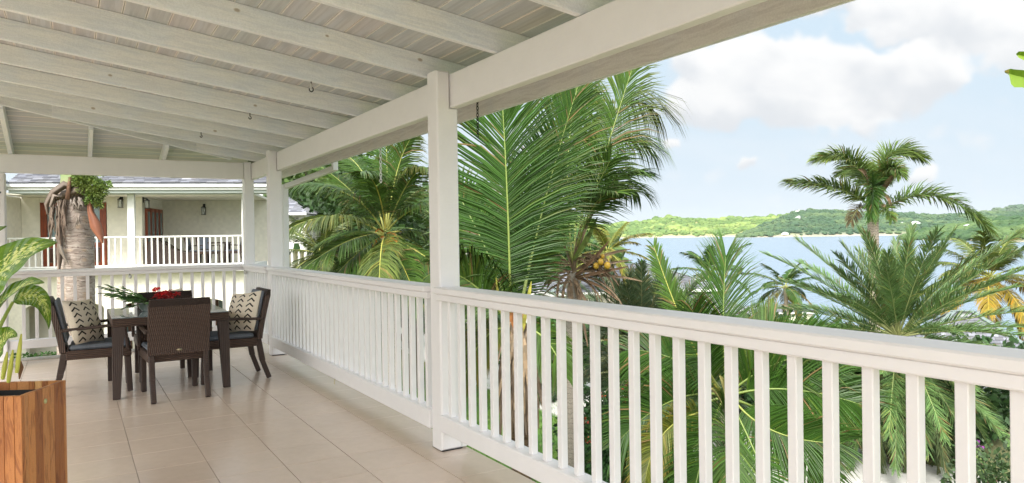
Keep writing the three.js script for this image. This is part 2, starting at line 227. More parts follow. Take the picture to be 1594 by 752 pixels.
// ------------------------------------------------------------ the setting: ground, lawn, path, sea, hills
const SEA = -11;
function groundY(x, z) {
  const near = -4 + 1.75 * sstep(9, 2, x) * sstep(-12, -24, z);
  const t = sstep(18, 92, x + 0.12 * (-z - 20));
  let h = lerp(near, SEA - 0.2, t); const s2 = sstep(92, 130, x + 0.12 * (-z - 20)); h = lerp(h, SEA - 5, s2);
  if (x < 60) { const d = Math.hypot(x - 5, z), inl = sstep(60, 200, d) * sstep(40, -30, x + 0.62 * z + 50); h = lerp(h, -2, inl * 0.8); }
  return h;
}
{
  const r = [0, 3, 6, 9, 12, 15, 18, 21, 25, 30, 36, 43, 52, 62, 74, 88, 105, 125, 150, 190, 250, 400, 800, 2000, 6000, 15000], n = 96, p = [], ix = [], uv = [];
  r.forEach((q, k) => { for (let j = 0; j < n; j++) { const a = j / n * 2 * Math.PI, x = 6 + q * Math.cos(a), z = -14 + q * Math.sin(a); let y = groundY(x, z); if (q > 300) y = Math.min(y, SEA - 6); p.push(x, y, z); uv.push(x / 4, z / 4); } });
  for (let k = 0; k < r.length - 1; k++) for (let j = 0; j < n; j++) { const a = k * n + j, b = k * n + (j + 1) % n, c = a + n, d = b + n; ix.push(a, b, c, b, d, c); }
  const g = new THREE.BufferGeometry(); g.setAttribute('position', new THREE.Float32BufferAttribute(p, 3)); g.setAttribute('uv', new THREE.Float32BufferAttribute(uv, 2)); g.setIndex(ix); g.computeVertexNormals();
  structure('ground', g, S({ map: tex(512, 512, (u, v) => { const a = nB(u, v), b = nA(u, v), c = nC(u, v); const k = mix3([0.34, 0.37, 0.20], [0.50, 0.48, 0.34], clamp(0.5 * a + 0.3 * b + 0.3 * c)); return k; }), roughness: 0.95, bumpMap: tex(256, 256, (u, v) => nC(u, v), false), bumpScale: 0.03 }));
  // pale path that runs below the porch
  const m = new MB(), W = 1.9; const cx = z => 15.4 + 1.2 * Math.sin(z * 0.11 + 0.4); const uvp = (q) => [q.x / 3, q.z / 3];
  for (let z = 4; z > -46; z -= 1) { const q = (s, zz, dy) => { const x = cx(zz) + s * W; return V(x, groundY(x, zz) + dy, zz); }; const lift = 0.09; m.quad(q(-1, z - 1, lift), q(-1, z, lift), q(1, z, lift), q(1, z - 1, lift), uvp); m.quad(q(-1, z - 1, lift), q(-1, z - 1, -0.2), q(-1, z, -0.2), q(-1, z, lift), uvp); m.quad(q(1, z, lift), q(1, z, -0.2), q(1, z - 1, -0.2), q(1, z - 1, lift), uvp); }
  const pth = structure('path', m.geo(), M.concrete); pth.material.side = THREE.DoubleSide;
}
{ // water of the bay
  const g = new THREE.CircleGeometry(14000, 96); g.rotateX(-Math.PI / 2); const uv = g.attributes.uv, ps = g.attributes.position; for (let k = 0; k < uv.count; k++) uv.setXY(k, ps.getX(k) / 26, ps.getZ(k) / 26);
  const w1 = tileNoise(31, 24, 24), w2 = tileNoise(32, 60, 60), w3 = tileNoise(33, 9, 9);
  const m = new THREE.MeshPhysicalMaterial({ color: lin(0.16, 0.22, 0.285), roughness: 0.24, ior: 1.333, bumpMap: tex(512, 512, (u, v) => 0.5 * w1(u, v) + 0.2 * w2(u, v) + 0.3 * w3(u, v), false), bumpScale: 0.5 });
  const s = structure('sea', g, m); s.position.y = SEA;
}
const blobGeo = (seed, rough = 0.35) => { const g = new THREE.IcosahedronGeometry(1, 1), p = g.attributes.position, t = new THREE.Vector3(); for (let k = 0; k < p.count; k++) { t.fromBufferAttribute(p, k); const f = 1 + rough * n3(t.x * 2.1 + seed, t.y * 2.1, t.z * 2.1) * 2; t.multiplyScalar(f); p.setXYZ(k, t.x, t.y * 0.8, t.z); } g.computeVertexNormals(); return g; };
function hill(name, ridge, d0, d1, colA, colB, woods, bare = 0.25, seed = 1) {
  // ridge: [bearing, ridge line y] pairs; d0, d1 distance of shore and ridge along the bearing
  const rr = rng(seed), p = [], c = [], ix = [], NX = 160, NT = 26, px0 = ridge[0][0], px1 = ridge[ridge.length - 1][0];
  const ry = x => { for (let k = 1; k < ridge.length; k++) if (x <= ridge[k][0]) { const t = (x - ridge[k - 1][0]) / (ridge[k][0] - ridge[k - 1][0]), s = t * t * (3 - 2 * t); return lerp(ridge[k - 1][1], ridge[k][1], lerp(t, s, 0.5)); } return ridge[ridge.length - 1][1]; };
  const D0 = typeof d0 === 'function' ? d0 : () => d0, D1 = typeof d1 === 'function' ? d1 : () => d1;
  const point = (px, t) => { const top = at(px, ry(px), D1(px)); const dn = D0(px), d = lerp(dn, D1(px), t), q = at(px, 370, d); const H = Math.max(top.y - SEA, 0.4); let h; if (t <= 1) { const s = Math.pow(t, 0.8); h = H * (0.15 * sstep(0, 0.05, t) * 0.4 + 0.94 * s); h = Math.min(h, H * s + H * 0.06); h += H * 0.16 * fbm(q.x / 260 + seed, q.z / 260, 1, 4) * Math.sin(Math.PI * clamp(t)) * 2; } else h = H * (1 - (t - 1) * 1.2); return V(q.x, SEA + h - (t < 0.001 ? 1.5 : 0), q.z); };
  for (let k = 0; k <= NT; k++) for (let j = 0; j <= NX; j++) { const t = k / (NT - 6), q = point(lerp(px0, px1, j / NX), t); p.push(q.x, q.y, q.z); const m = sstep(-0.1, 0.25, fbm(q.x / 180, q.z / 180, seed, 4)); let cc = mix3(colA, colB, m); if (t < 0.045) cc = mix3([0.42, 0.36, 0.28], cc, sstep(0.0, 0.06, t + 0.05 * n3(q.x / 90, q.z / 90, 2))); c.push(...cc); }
  for (let k = 0; k < NT; k++) for (let j = 0; j < NX; j++) { const a = k * (NX + 1) + j, b = a + 1, d = a + NX + 1; ix.push(a, b, d, b, d + 1, d); }
  const g = new THREE.BufferGeometry(); g.setAttribute('position', new THREE.Float32BufferAttribute(p, 3)); g.setAttribute('color', new THREE.Float32BufferAttribute(c, 3)); g.setIndex(ix); g.computeVertexNormals();
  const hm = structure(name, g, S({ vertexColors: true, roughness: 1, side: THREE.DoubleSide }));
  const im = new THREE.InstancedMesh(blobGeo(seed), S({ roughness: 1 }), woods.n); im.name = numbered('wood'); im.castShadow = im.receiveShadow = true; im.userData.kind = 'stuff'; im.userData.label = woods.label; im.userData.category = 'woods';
  const mm = new THREE.Matrix4(), qq = new THREE.Quaternion(), cl = new THREE.Color(); let k = 0, guard = 0;
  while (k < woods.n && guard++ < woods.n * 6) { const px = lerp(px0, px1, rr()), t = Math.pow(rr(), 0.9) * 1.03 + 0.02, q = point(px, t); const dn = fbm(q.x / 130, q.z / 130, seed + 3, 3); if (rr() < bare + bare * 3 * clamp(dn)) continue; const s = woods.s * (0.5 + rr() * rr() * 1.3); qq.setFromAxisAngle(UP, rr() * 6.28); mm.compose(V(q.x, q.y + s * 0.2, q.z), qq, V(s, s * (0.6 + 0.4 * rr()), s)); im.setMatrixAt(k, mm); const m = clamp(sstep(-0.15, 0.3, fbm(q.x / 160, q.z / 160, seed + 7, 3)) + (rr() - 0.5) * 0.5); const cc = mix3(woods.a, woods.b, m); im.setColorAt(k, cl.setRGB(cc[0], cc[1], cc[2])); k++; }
  im.count = k; scene.add(im);
  return point;
}
const hillFar = hill('far_hills', [[640, 356], [760, 350], [860, 352], [930, 353], [944, 352], [968, 347], [988, 347.5], [1036, 340], [1047, 338.5], [1067, 341.5], [1089, 343], [1120, 341.5], [1185, 339], [1218, 335], [1260, 333], [1300, 334], [1400, 337], [1480, 345], [1560, 352]], 3300, 3950, [0.15, 0.19, 0.05], [0.28, 0.28, 0.10], { n: 5200, s: 13, a: [0.08, 0.14, 0.03], b: [0.20, 0.26, 0.065], label: 'light green scrub woods on the far headland' }, 0.22, 3);
const hillMid = hill('middle_hills', [[1150, 367], [1166, 362], [1180, 355], [1200, 347], [1222, 337], [1243, 330], [1256, 328], [1268, 327], [1292, 328.5], [1332, 331.5], [1411, 333.7], [1443, 335.7], [1480, 335], [1531, 333], [1600, 332], [1720, 330]], 2350, 3000, [0.06, 0.10, 0.05], [0.13, 0.16, 0.07], { n: 5200, s: 9, a: [0.035, 0.075, 0.035], b: [0.085, 0.13, 0.05], label: 'green woods on the hill across the bay, darkened in colour for cloud shade' }, 0.15, 11);  // cloud shade over this hill is put into its ground and wood greens
const hillBack = hill('back_hills', [[1460, 352], [1500, 340], [1531, 332.5], [1563, 324.5], [1594, 321], [1680, 318], [1780, 324]], 4300, 5200, [0.07, 0.10, 0.06], [0.12, 0.15, 0.08], { n: 1400, s: 18, a: [0.05, 0.09, 0.05], b: [0.09, 0.13, 0.06], label: 'hazy dark woods on the hill at far right' }, 0.1, 17);
const hillNear = hill('near_headland', [[1402, 373], [1412, 369], [1428, 364], [1443, 359.5], [1470, 355], [1499, 351.5], [1525, 346], [1551, 343.5], [1594, 341.5], [1700, 336], [1800, 340]], px => lerp(1050, 715, clamp((px - 1405) / 190)), px => lerp(1180, 1100, clamp((px - 1405) / 190)), [0.06, 0.09, 0.04], [0.13, 0.14, 0.06], { n: 2600, s: 5.2, a: [0.03, 0.07, 0.025], b: [0.08, 0.13, 0.04], label: 'dark green woods on the near headland at right' }, 0.12, 23);

// ------------------------------------------------------------ the porch
const XP = 2.07, XB = 2.17, ZA = -4.34, ZB = -9.14, ZC = -10.64, ZBACK = 2.0, XL = -3.5;
const SL = 0.135, ceilY = x => 2.52 + SL * (XB - x) + 0.152;          // underside of the boards
const hipZ = x => -10.64 + 0.52 * (1.88 - x) * 1.0, hipX = z => 1.88 - (z + 10.64) / 0.52;
const off = () => [R0() * 9, R0() * 9];
{ // floor: slab, tiles, one by one
  const slab = structure('porch_floor', boxGeo(2.268 + 3.2, 0.3, 10.62 + 3.0, 0.004), M.grout); slab.position.set((2.268 - 3.2) / 2, -0.1555, (3.0 - 10.62) / 2);
  const T = 0.403, J = 0.0042, geos = {};
  const put = (x0, x1, z0, z1) => { const w = x1 - x0 - J, d = z1 - z0 - J, key = w.toFixed(3) + d.toFixed(3); const arr = geos[key] = geos[key] || [0, 1, 2].map(() => boxGeo(w, 0.009, d, 0.0012, { g: 2, s: 1.6, off: off() })); const t = mesh('tile', arr[Math.floor(R0() * 3)], M.tile[Math.floor(R0() * 3)], slab, [(x0 + x1) / 2 - slab.position.x, 0.1505 + 0.0008 * R0() + 0.0, (z0 + z1) / 2 - slab.position.z]); t.rotation.set((R0() - 0.5) * 0.0006, 0, (R0() - 0.5) * 0.0006); };
  const X = []; for (let k = -6; k <= 5; k++) X.push(-0.089 + T * k); X.push(2.269);
  for (let i = 0; i < X.length - 1; i++) for (let k = -12; k < 21; k++) { const z0 = Math.max(-5.845 + 0.405 * k, -10.62), z1 = -5.845 + 0.405 * (k + 1); if (X[i] < -0.8 && z1 > -9) { if (k % 3 === 0) put(X[i], X[i + 1], z0, z0 + 3 * 0.405); continue; } if (z1 - z0 > 0.05) put(X[i], X[i + 1], z0, z1); }
  // pale kerb at the end of the floor
  mesh('kerb', boxGeo(3.0, 0.03, 0.09, 0.006), M.concrete, slab, [0.72 - slab.position.x, 0.1555 + 0.012, -10.665 - slab.position.z]);
}
function post(z, label, x0 = XP, x1 = 2.225, top = 2.535, tall = true) {
  const d = 0.155, t = thing('porch_post', label, 'post', [(x0 + x1) / 2, 0, z - d / 2]);
  const w = x1 - x0;
  if (tall) {
    const c = 0.011, s = new THREE.Shape(), X0 = -w / 2 + c, X1 = w / 2 - c, xh = -w / 2 + 0.097 - c; s.moveTo(X0, 0.006 + c); s.lineTo(X1, 0.006 + c); s.lineTo(X1, 2.289 - c); s.lineTo(xh, 2.289 - c); s.lineTo(xh, top - c); s.lineTo(X0, top - c); s.closePath();
    mesh('shaft', new THREE.ExtrudeGeometry(s, { depth: d - 2 * c, bevelEnabled: true, bevelThickness: c, bevelSize: c, bevelSegments: 1 }), M.paint, t, [0, 0, -d / 2 + c]);
  } else mesh('shaft', boxGeo(w, top, d, 0.014, { g: 1, s: 1.2, off: off() }), M.paint, t, [0, top / 2 + 0.006, 0]);
  const b = new MB(); b.box(w - 0.004, 0.006, d - 0.004, 0.001); mesh('base_shim', b.geo(), M.iron, t, [0, 0.004, 0]);
  const k = new MB(); // flared foot on the outer side
  k.quad(V(w / 2 - 0.004, 0.012, d / 2 - 0.004), V(w / 2 + 0.035, 0.012, d / 2 - 0.004), V(w / 2 + 0.035, 0.03, d / 2 - 0.004), V(w / 2 - 0.004, 0.06, d / 2 - 0.004)); k.quad(V(w / 2 + 0.035, 0.012, d / 2 - 0.004), V(w / 2 + 0.035, 0.012, -d / 2 + 0.004), V(w / 2 + 0.035, 0.03, -d / 2 + 0.004), V(w / 2 + 0.035, 0.03, d / 2 - 0.004)); k.quad(V(w / 2 - 0.004, 0.06, d / 2 - 0.004), V(w / 2 + 0.035, 0.03, d / 2 - 0.004), V(w / 2 + 0.035, 0.03, -d / 2 + 0.004), V(w / 2 - 0.004, 0.06, -d / 2 + 0.004));
  k.build('foot_flare', M.paint, t);
  return t;
}
post(ZA, 'big white square porch post nearest the camera, between the two long railings');
post(ZB, 'white square porch post just right of the corner post, behind the dining set');
post(ZC, 'white square corner post where the end railing meets the side railing', XP, 2.2, 2.535);
post(ZC + 0.02, 'white square post at the far left end of the end railing', -0.83, -0.69, 2.285, false);
post(0.46, 'white porch post outside the frame at the near end of the long railing');

const balGeo = [0, 1, 2].map(() => boxGeo(0.0385, 0.762, 0.0385, 0.0035, { g: 1, s: 1.2, off: off() }));
function railing(label, a, b, dir, first, step, last) { // along z (dir 'z') at x = 2.1 or along x at the end
  const L = Math.abs(b - a), mid = (a + b) / 2, t = thing('porch_railing', label, 'railing', dir === 'z' ? [2.105, 0, mid] : [mid, 0, -10.7], dir === 'z' ? 0 : Math.PI / 2, 'white railings round the porch');
  mesh('handrail', boxGeo(0.172, 0.042, L, 0.007, { g: 2, s: 1.2, off: off() }), M.paint, t, [0, 1.0765, 0]);
  mesh('rail_apron', boxGeo(0.125, 0.046, L, 0.006, { g: 2, s: 1.2, off: off() }), M.paint, t, [0, 1.0315, 0]);
  mesh('bottom_rail', boxGeo(0.1, first < -4.4 ? 0.124 : 0.108, L, 0.006, { g: 2, s: 1.2, off: off() }), M.paint, t, [0, first < -4.4 ? 0.186 : 0.194, 0]);
  for (let z = first, k = 0; dir === 'z' ? z > last : z < last; z += step, k++) { const m = mesh('baluster', balGeo[k % 3], M.paint, t, [0, 0.2485 + 0.3805, dir === 'z' ? z - mid : -(z - mid)]); m.rotation.y = (R0() - 0.5) * 0.03; m.position.z += (R0() - 0.5) * 0.003; }
  return t;
}
// near bay, middle bay, short corner bay, end bay
railing('white railing with square balusters, the nearest bay running to the right edge', 0.3, ZA - 0.003, 'z', -0.09 + 0.1385 * 0, -0.1385, ZA + 0.07);
railing('white railing with square balusters between the two tall side posts', ZA - 0.158, ZB - 0.003, 'z', -4.608, -0.1385, ZB + 0.06);
railing('short white railing between the corner post and the post next to it', ZB - 0.158, ZC - 0.003, 'z', -9.41, -0.1385, ZC + 0.06);
railing('white end railing behind the dining set, facing the cream building', -0.685, 2.065, 'x', -0.543, 0.1365, 2.02);
for (const [px, lab] of [[202, 'small white spotlight under the end railing behind the table'], [381, 'small white spotlight under the end railing at the corner post']]) {
  const p = ray(px, 428); const x = p.x / p.z * -10.6; const t = thing('deck_light', lab, 'light', [x, 0.985, -10.595]);
  const b = new MB(); b.tube([V(0, 0, 0.02), V(0, -0.005, 0.055)], 0.022, 12); b.build('lamp_head', M.whiteMetal, t); const c = new MB(); c.bar(V(0, 0.03, -0.01), V(0, -0.012, 0.018), 0.014, 0.014); c.build('bracket', M.iron, t);
}
{ // roof: boards, rafters, beams, hip end, fascia
  const roof = thing('porch_roof', 'white timber porch roof with exposed rafters and board ceiling overhead', 'roof', [0, 0, 0]);
  // side beams
  const beam = (a, b, y0, y1, t, mat = M.paint) => { const m = new MB(); m.bar(a, b, t, y1 - y0, 0.006, { s: 1.2, off: off() }); return m.build('beam', mat, roof); };
  const bx = XB + 0.036, by = (2.292 + 2.518) / 2;
  beam(V(bx, by, -10.72), V(bx, by, ZA - 0.08), 2.292, 2.518, 0.072); beam(V(bx, by, ZA - 0.077), V(bx, by, ZBACK), 2.292, 2.518, 0.072);
  beam(V(-0.84, by, -10.675), V(2.064, by, -10.675), 2.292, 2.52, 0.07);
  const an = Math.atan(SL);
  // rafters of the main slope
  for (let k = -2; k < 9; k++) {
    const z = -4.55 - 0.8317 * k, hx = hipX(z + 0.02); const xa = Math.max(XL, z < -8 ? Math.max(XL, hx + 0.035 > 1.88 ? XL : XL) : XL); let x0 = z < -9.2 ? Math.max(XL, hx + 0.02) : XL; const x1 = 2.66;
    const yb = x => 2.523 + SL * (XB - x) + 0.075; const m = new MB(); m.bar(V(x0, yb(x0), z - 0.023), V(x1, yb(x1), z - 0.023), 0.046, 0.15 / Math.cos(an) - 0.003, 0.003, { s: 1.2, off: off() }); m.build('rafter', M.rafter, roof);
  }
  for (const z of [-1.22, -0.39, 0.44, 1.27]) if (z > -2) { const yb = x => 2.523 + SL * (XB - x) + 0.075, m = new MB(); m.bar(V(XL, yb(XL), z), V(2.66, yb(2.66), z), 0.046, 0.15, 0.003, { s: 1.2, off: off() }); m.build('rafter', M.rafter, roof); }
  // hip rafter and jacks of the end slope
  { const a = V(1.9, 2.556, hipZ(1.9)), xb = XL + 0.5, b = V(xb, 2.52 + SL * (XB - xb), hipZ(xb)); const m = new MB(); m.bar(a.clone().add(V(0, 0.075, 0)), b.clone().add(V(0, 0.075, 0)), 0.05, 0.15, 0.003, { s: 1.2, off: off() }); m.build('hip_rafter', M.rafter, roof); }
  const eSl = SL / 0.52, endY = z => 2.524 + eSl * (z + 10.64);
  for (const x of [-2.28, -1.46, -0.637, 0.2, 1.05, 1.83]) { const z1 = hipZ(x) - 0.03, m = new MB(); if (z1 < -10.55) continue; m.bar(V(x, endY(-11.3) + 0.075, -11.3), V(x, endY(z1) + 0.075, z1), 0.046, 0.15, 0.003, { s: 1.2, off: off() }); m.build('jack_rafter', M.rafter, roof); }
  // ceiling boards, with a shallow groove between neighbours
  const BW = 0.1355;
  for (let k = 0; k < 54; k++) { const x = 2.74 - BW * (k + 0.5); if (x < XL + 0.1) break; const z0 = x > 1.8 ? -11.3 : hipZ(x) - 0.01, L = ZBACK - z0; const m = new MB(); m.box(BW - 0.0016, 0.018, L, 0.003, { g: 2, s: [1.6, BW], off: [R0() * 9, 0.13] }); const q = m.build('ceiling_board', M.plank[Math.floor(R0() * 4)], roof); q.position.set(x, ceilY(x) + 0.0105 + R0() * 0.0012, z0 + L / 2); q.rotation.z = -an; }
  const ea = Math.atan(eSl);
  for (let k = 0; k < 26; k++) { const s = (BW * 0.97) * (k + 0.5), z = -11.35 + s, hx = hipX(z); if (hx < XL) break; const x1 = Math.min(hx, 2.2), x0 = XL; const m = new MB(); m.box(x1 - x0, 0.018, BW - 0.0016, 0.003, { g: 0, s: [1.6, BW], off: [R0() * 9, 0.13] }); const q = m.build('end_board', M.plank[Math.floor(R0() * 4)], roof); q.position.set((x0 + x1) / 2, endY(z) + 0.152 + 0.016, z); q.rotation.x = -ea; }
  // light shows through nowhere: deck above the boards
  { const m = new MB(), f = (x, z, e) => V(x, (e ? endY(z) + 0.152 : ceilY(x)) + 0.05, z); const up = V(0, 0.04, 0); const slab = (q) => { m.quad(...q); const t = q.map(p => p.clone().add(up)); m.quad(t[3], t[2], t[1], t[0]); for (let i = 0; i < 4; i++) m.quad(q[i], t[i], t[(i + 1) % 4], q[(i + 1) % 4]); };
    slab([f(2.78, -11.3), f(2.78, ZBACK), f(XL, ZBACK), f(XL, hipZ(XL))].map(p => p)); slab([f(1.88, -10.64), f(XL, hipZ(XL)), V(XL, endY(-11.4) + 0.2, -11.4), V(2.78, endY(-11.4) + 0.2, -11.4)]);
    const g = m.build('roof_deck', S({ color: lin(0.2, 0.19, 0.18), roughness: 0.9, side: THREE.DoubleSide }), roof); }
  // eave: fascia board with a white gutter outside
  { const m = new MB(); m.bar(V(2.695, 2.47, -11.4), V(2.695, 2.47, ZBACK), 0.026, 0.225, 0.003, { s: 1.2, off: off() }); m.build('fascia', M.fascia, roof);
    const g = new MB(); g.bar(V(2.725, 2.385, -11.4), V(2.725, 2.385, ZBACK), 0.03, 0.045, 0.006, { s: 1.2 }); g.build('drip_edge', M.rafter, roof);
    const gt = new MB(); gt.bar(V(2.79, 2.53, -11.4), V(2.79, 2.53, ZBACK), 0.1, 0.1, 0.01); gt.build('gutter', M.whiteMetal, roof); }
  // hooks screwed into the rafters
  for (const [px, py, z, big] of [[483.5, 79, -5.38, 1], [388.5, 150, -7.05, 0], [313, 213.5, -8.71, 0]]) { const r = ray(px, py), t = (z - 0.023) / r.z, p = r.multiplyScalar(t).add(V(0, EYE, 0)); const top = 2.523 + SL * (XB - p.x); const m = new MB(), pts = []; const h = big ? 0.03 : 0.022; pts.push(V(0, 0.02, 0)); pts.push(V(0, 0, 0)); for (let a = 0; a <= 8; a++) pts.push(V(h * 0.5 * Math.sin(a / 8 * 5), -h * 0.6 - h * 0.6 * (-Math.cos(a / 8 * 5)) - h * 1.2, 0)); m.tube(pts, 0.0045, 6); const q = m.build('ceiling_hook', M.iron, roof); q.position.set(p.x, top - 0.004, z - 0.023); if (big) { const c = new MB(); c.tube([V(0, -0.012, 0), V(0, -0.05, 0)], 0.008, 8); c.build('hook_sleeve', M.steel, q); } }
}
{ // down pipe outside the corner: from the gutter back to the wall line and down
  const a = atX(443.5, 287, 2.4), t = thing('down_pipe', 'white square down pipe bending from the eave gutter beside the side post', 'down pipe', [a.x, -3, a.z]); const h = a.y + 3;
  const m = new MB(); m.bar(V(0, 0, 0), V(0, h, 0), 0.07, 0.07, 0.006); m.build('pipe', M.whiteMetal, t); const e = atX(521, 262, 2.78).sub(V(a.x, -3, a.z)); const n = new MB(); n.bar(V(0.01, h - 0.03, 0), e, 0.066, 0.066, 0.006, {}); n.build('offset_pipe', M.whiteMetal, t); const o = new MB(); o.bar(e.clone().add(V(0, -0.03, 0)), e.clone().add(V(0, 0.16, 0)), 0.068, 0.068, 0.006); o.build('outlet', M.whiteMetal, t); const c = new MB(); c.box(0.08, 0.03, 0.08, 0.004); const cc = c.build('pipe_clip', M.whiteMetal, t); cc.position.set(0, h - 0.28, 0);
}
function chain(px, py0, py1, x, mat, label, link) { const top = atX(px, py0, x), bot = atX(px, py1, x); const t = thing('hanging_chain', label, 'chain', top); const g = new THREE.TorusGeometry(link * 0.32, link * 0.1, 5, 10); g.scale(1, 1.6, 1); const n = Math.ceil((top.y - bot.y) / (link * 0.85)); for (let k = 0; k < n; k++) { const m = mesh('chain_link', g, mat, t, [0, -k * link * 0.85, 0]); m.rotation.y = k % 2 ? Math.PI / 2 : 0.2; } }
chain(743, 158, 215, 2.60, M.iron, 'dark link chain hanging from the eave right of the big post', 0.03);
chain(592, 233, 285, 2.60, M.whiteMetal, 'pale link chain hanging from the eave in front of the left palm', 0.036);
{ const p = atX(520.5, 590, 2.06), m = new MB(); m.tube([V(0, 0.06, 0), V(0.002, 0.0, 0.003), V(-0.002, -0.05, 0)], 0.0035, 5); const s = m.build('cord_end', S({ color: lin(0.5, 0.42, 0.25), roughness: 0.9 })); s.position.copy(p); tag(s, 'short tan cord end hanging below the middle railing', 'cord'); }
{ // shutter leaf folded back at the far left
  const t = thing('wooden_shutter', 'brown wooden shutter at the left edge held by a black hook', 'shutter', [-0.775, 0.08, -10.2]); mesh('shutter_frame', boxGeo(0.04, 2.16, 0.34, 0.004, { g: 1, s: 1 }), S({ color: lin(0.22, 0.17, 0.13), roughness: 0.6 }), t, [-0.02, 1.08, 0]);
  for (let k = 0; k < 3; k++) mesh('panel', boxGeo(0.012, 0.5, 0.2, 0.003, { g: 1, s: 1 }), M.darkWood, t, [0.008, 0.42 + k * 0.65, 0]);
  const m = new MB(); m.bar(V(0.02, 1.94, 0.05), V(0.075, 1.94, 0.05), 0.012, 0.02); m.build('hook', M.iron, t);
}
// ------------------------------------------------------------ buildings
const shingleTone = r => { const f = 0.09 + 0.17 * r() * r() + 0.04 * r(), k = r(); return [f * (1 - 0.03 * k), f * (1 - 0.0 * k), f * (1.08 + 0.1 * k)]; };
// shingles over a roof plane: o lower-left corner, ex along the eave, ey up the slope; trims keep the part inside a triangle or trapezium
function shingles(o, ex, ey, W, L, trim, r, course = 0.15, wid = 0.17) {
  const m = new MB(), n = new THREE.Vector3().crossVectors(ex, ey).normalize(); const P = (a, b, h) => o.clone().addScaledVector(ex, a).addScaledVector(ey, b).addScaledVector(n, h);
  for (let b = 0, k = 0; b < L; b += course, k++) { const [a0, a1] = trim(b / L, W); let a = a0 - r() * wid; while (a < a1) { const w = wid * (0.6 + 0.8 * r()), x0 = Math.max(a, a0), x1 = Math.min(a + w - 0.006, a1); a += w; if (x1 - x0 < 0.02) continue; const c = shingleTone(r), t = 0.014 + 0.012 * r(), lo = b - 0.015 * r(), hi = Math.min(b + course * 1.25, L + 0.02); m.quad(P(x0, lo, t + 0.012), P(x1, lo, t + 0.012), P(x1, hi, 0.008), P(x0, hi, 0.008), null, c); m.quad(P(x0, lo, 0), P(x1, lo, 0), P(x1, lo, t + 0.012), P(x0, lo, t + 0.012), null, c.map(v => v * 0.8)); m.quad(P(x0, lo, 0), P(x0, lo, t + 0.012), P(x0, hi, 0.008), P(x0, hi, 0), null, c); m.quad(P(x1, lo, t + 0.012), P(x1, lo, 0), P(x1, hi, 0), P(x1, hi, 0.008), null, c); } }
  return m.geo();
}
function part(name, parent, mat, x0, x1, y0, y1, z0, z1, ch = 0.004, g = 0) { return mesh(name, boxGeo(x1 - x0, y1 - y0, z1 - z0, ch, { g, s: 1.5, off: off() }), mat, parent, [(x0 + x1) / 2, (y0 + y1) / 2, (z0 + z1) / 2]); }
function lantern(parent, pos, turn) {
  const t = new THREE.Group(); t.name = 'wall_lantern'; t.position.set(...pos); t.rotation.y = turn; parent.add(t);
  const m = new MB(); m.bar(V(0, 0.2, 0), V(0, 0.2, 0.12), 0.025, 0.03); m.box(0.09, 0.2, 0.02, 0.004, { m: new THREE.Matrix4().setPosition(0, 0.16, 0.01) });
  for (const [x, z] of [[-1, -1], [1, -1], [1, 1], [-1, 1]]) m.bar(V(x * 0.055, -0.13, 0.13 + z * 0.055), V(x * 0.06, 0.12, 0.13 + z * 0.06), 0.012, 0.012, 0.002); m.box(0.145, 0.02, 0.145, 0.004, { m: new THREE.Matrix4().setPosition(0, -0.14, 0.13) }); m.box(0.155, 0.02, 0.155, 0.004, { m: new THREE.Matrix4().setPosition(0, 0.13, 0.13) }); m.tube([V(0, 0.14, 0.13), V(0, 0.2, 0.13)], [0.06, 0.015], 8);
  m.build('lantern_frame', M.iron, t); const g = new MB(); g.box(0.1, 0.24, 0.1, 0.01, { m: new THREE.Matrix4().setPosition(0, -0.005, 0.13) }); g.build('lantern_glass', M.lampGlass, t);
}
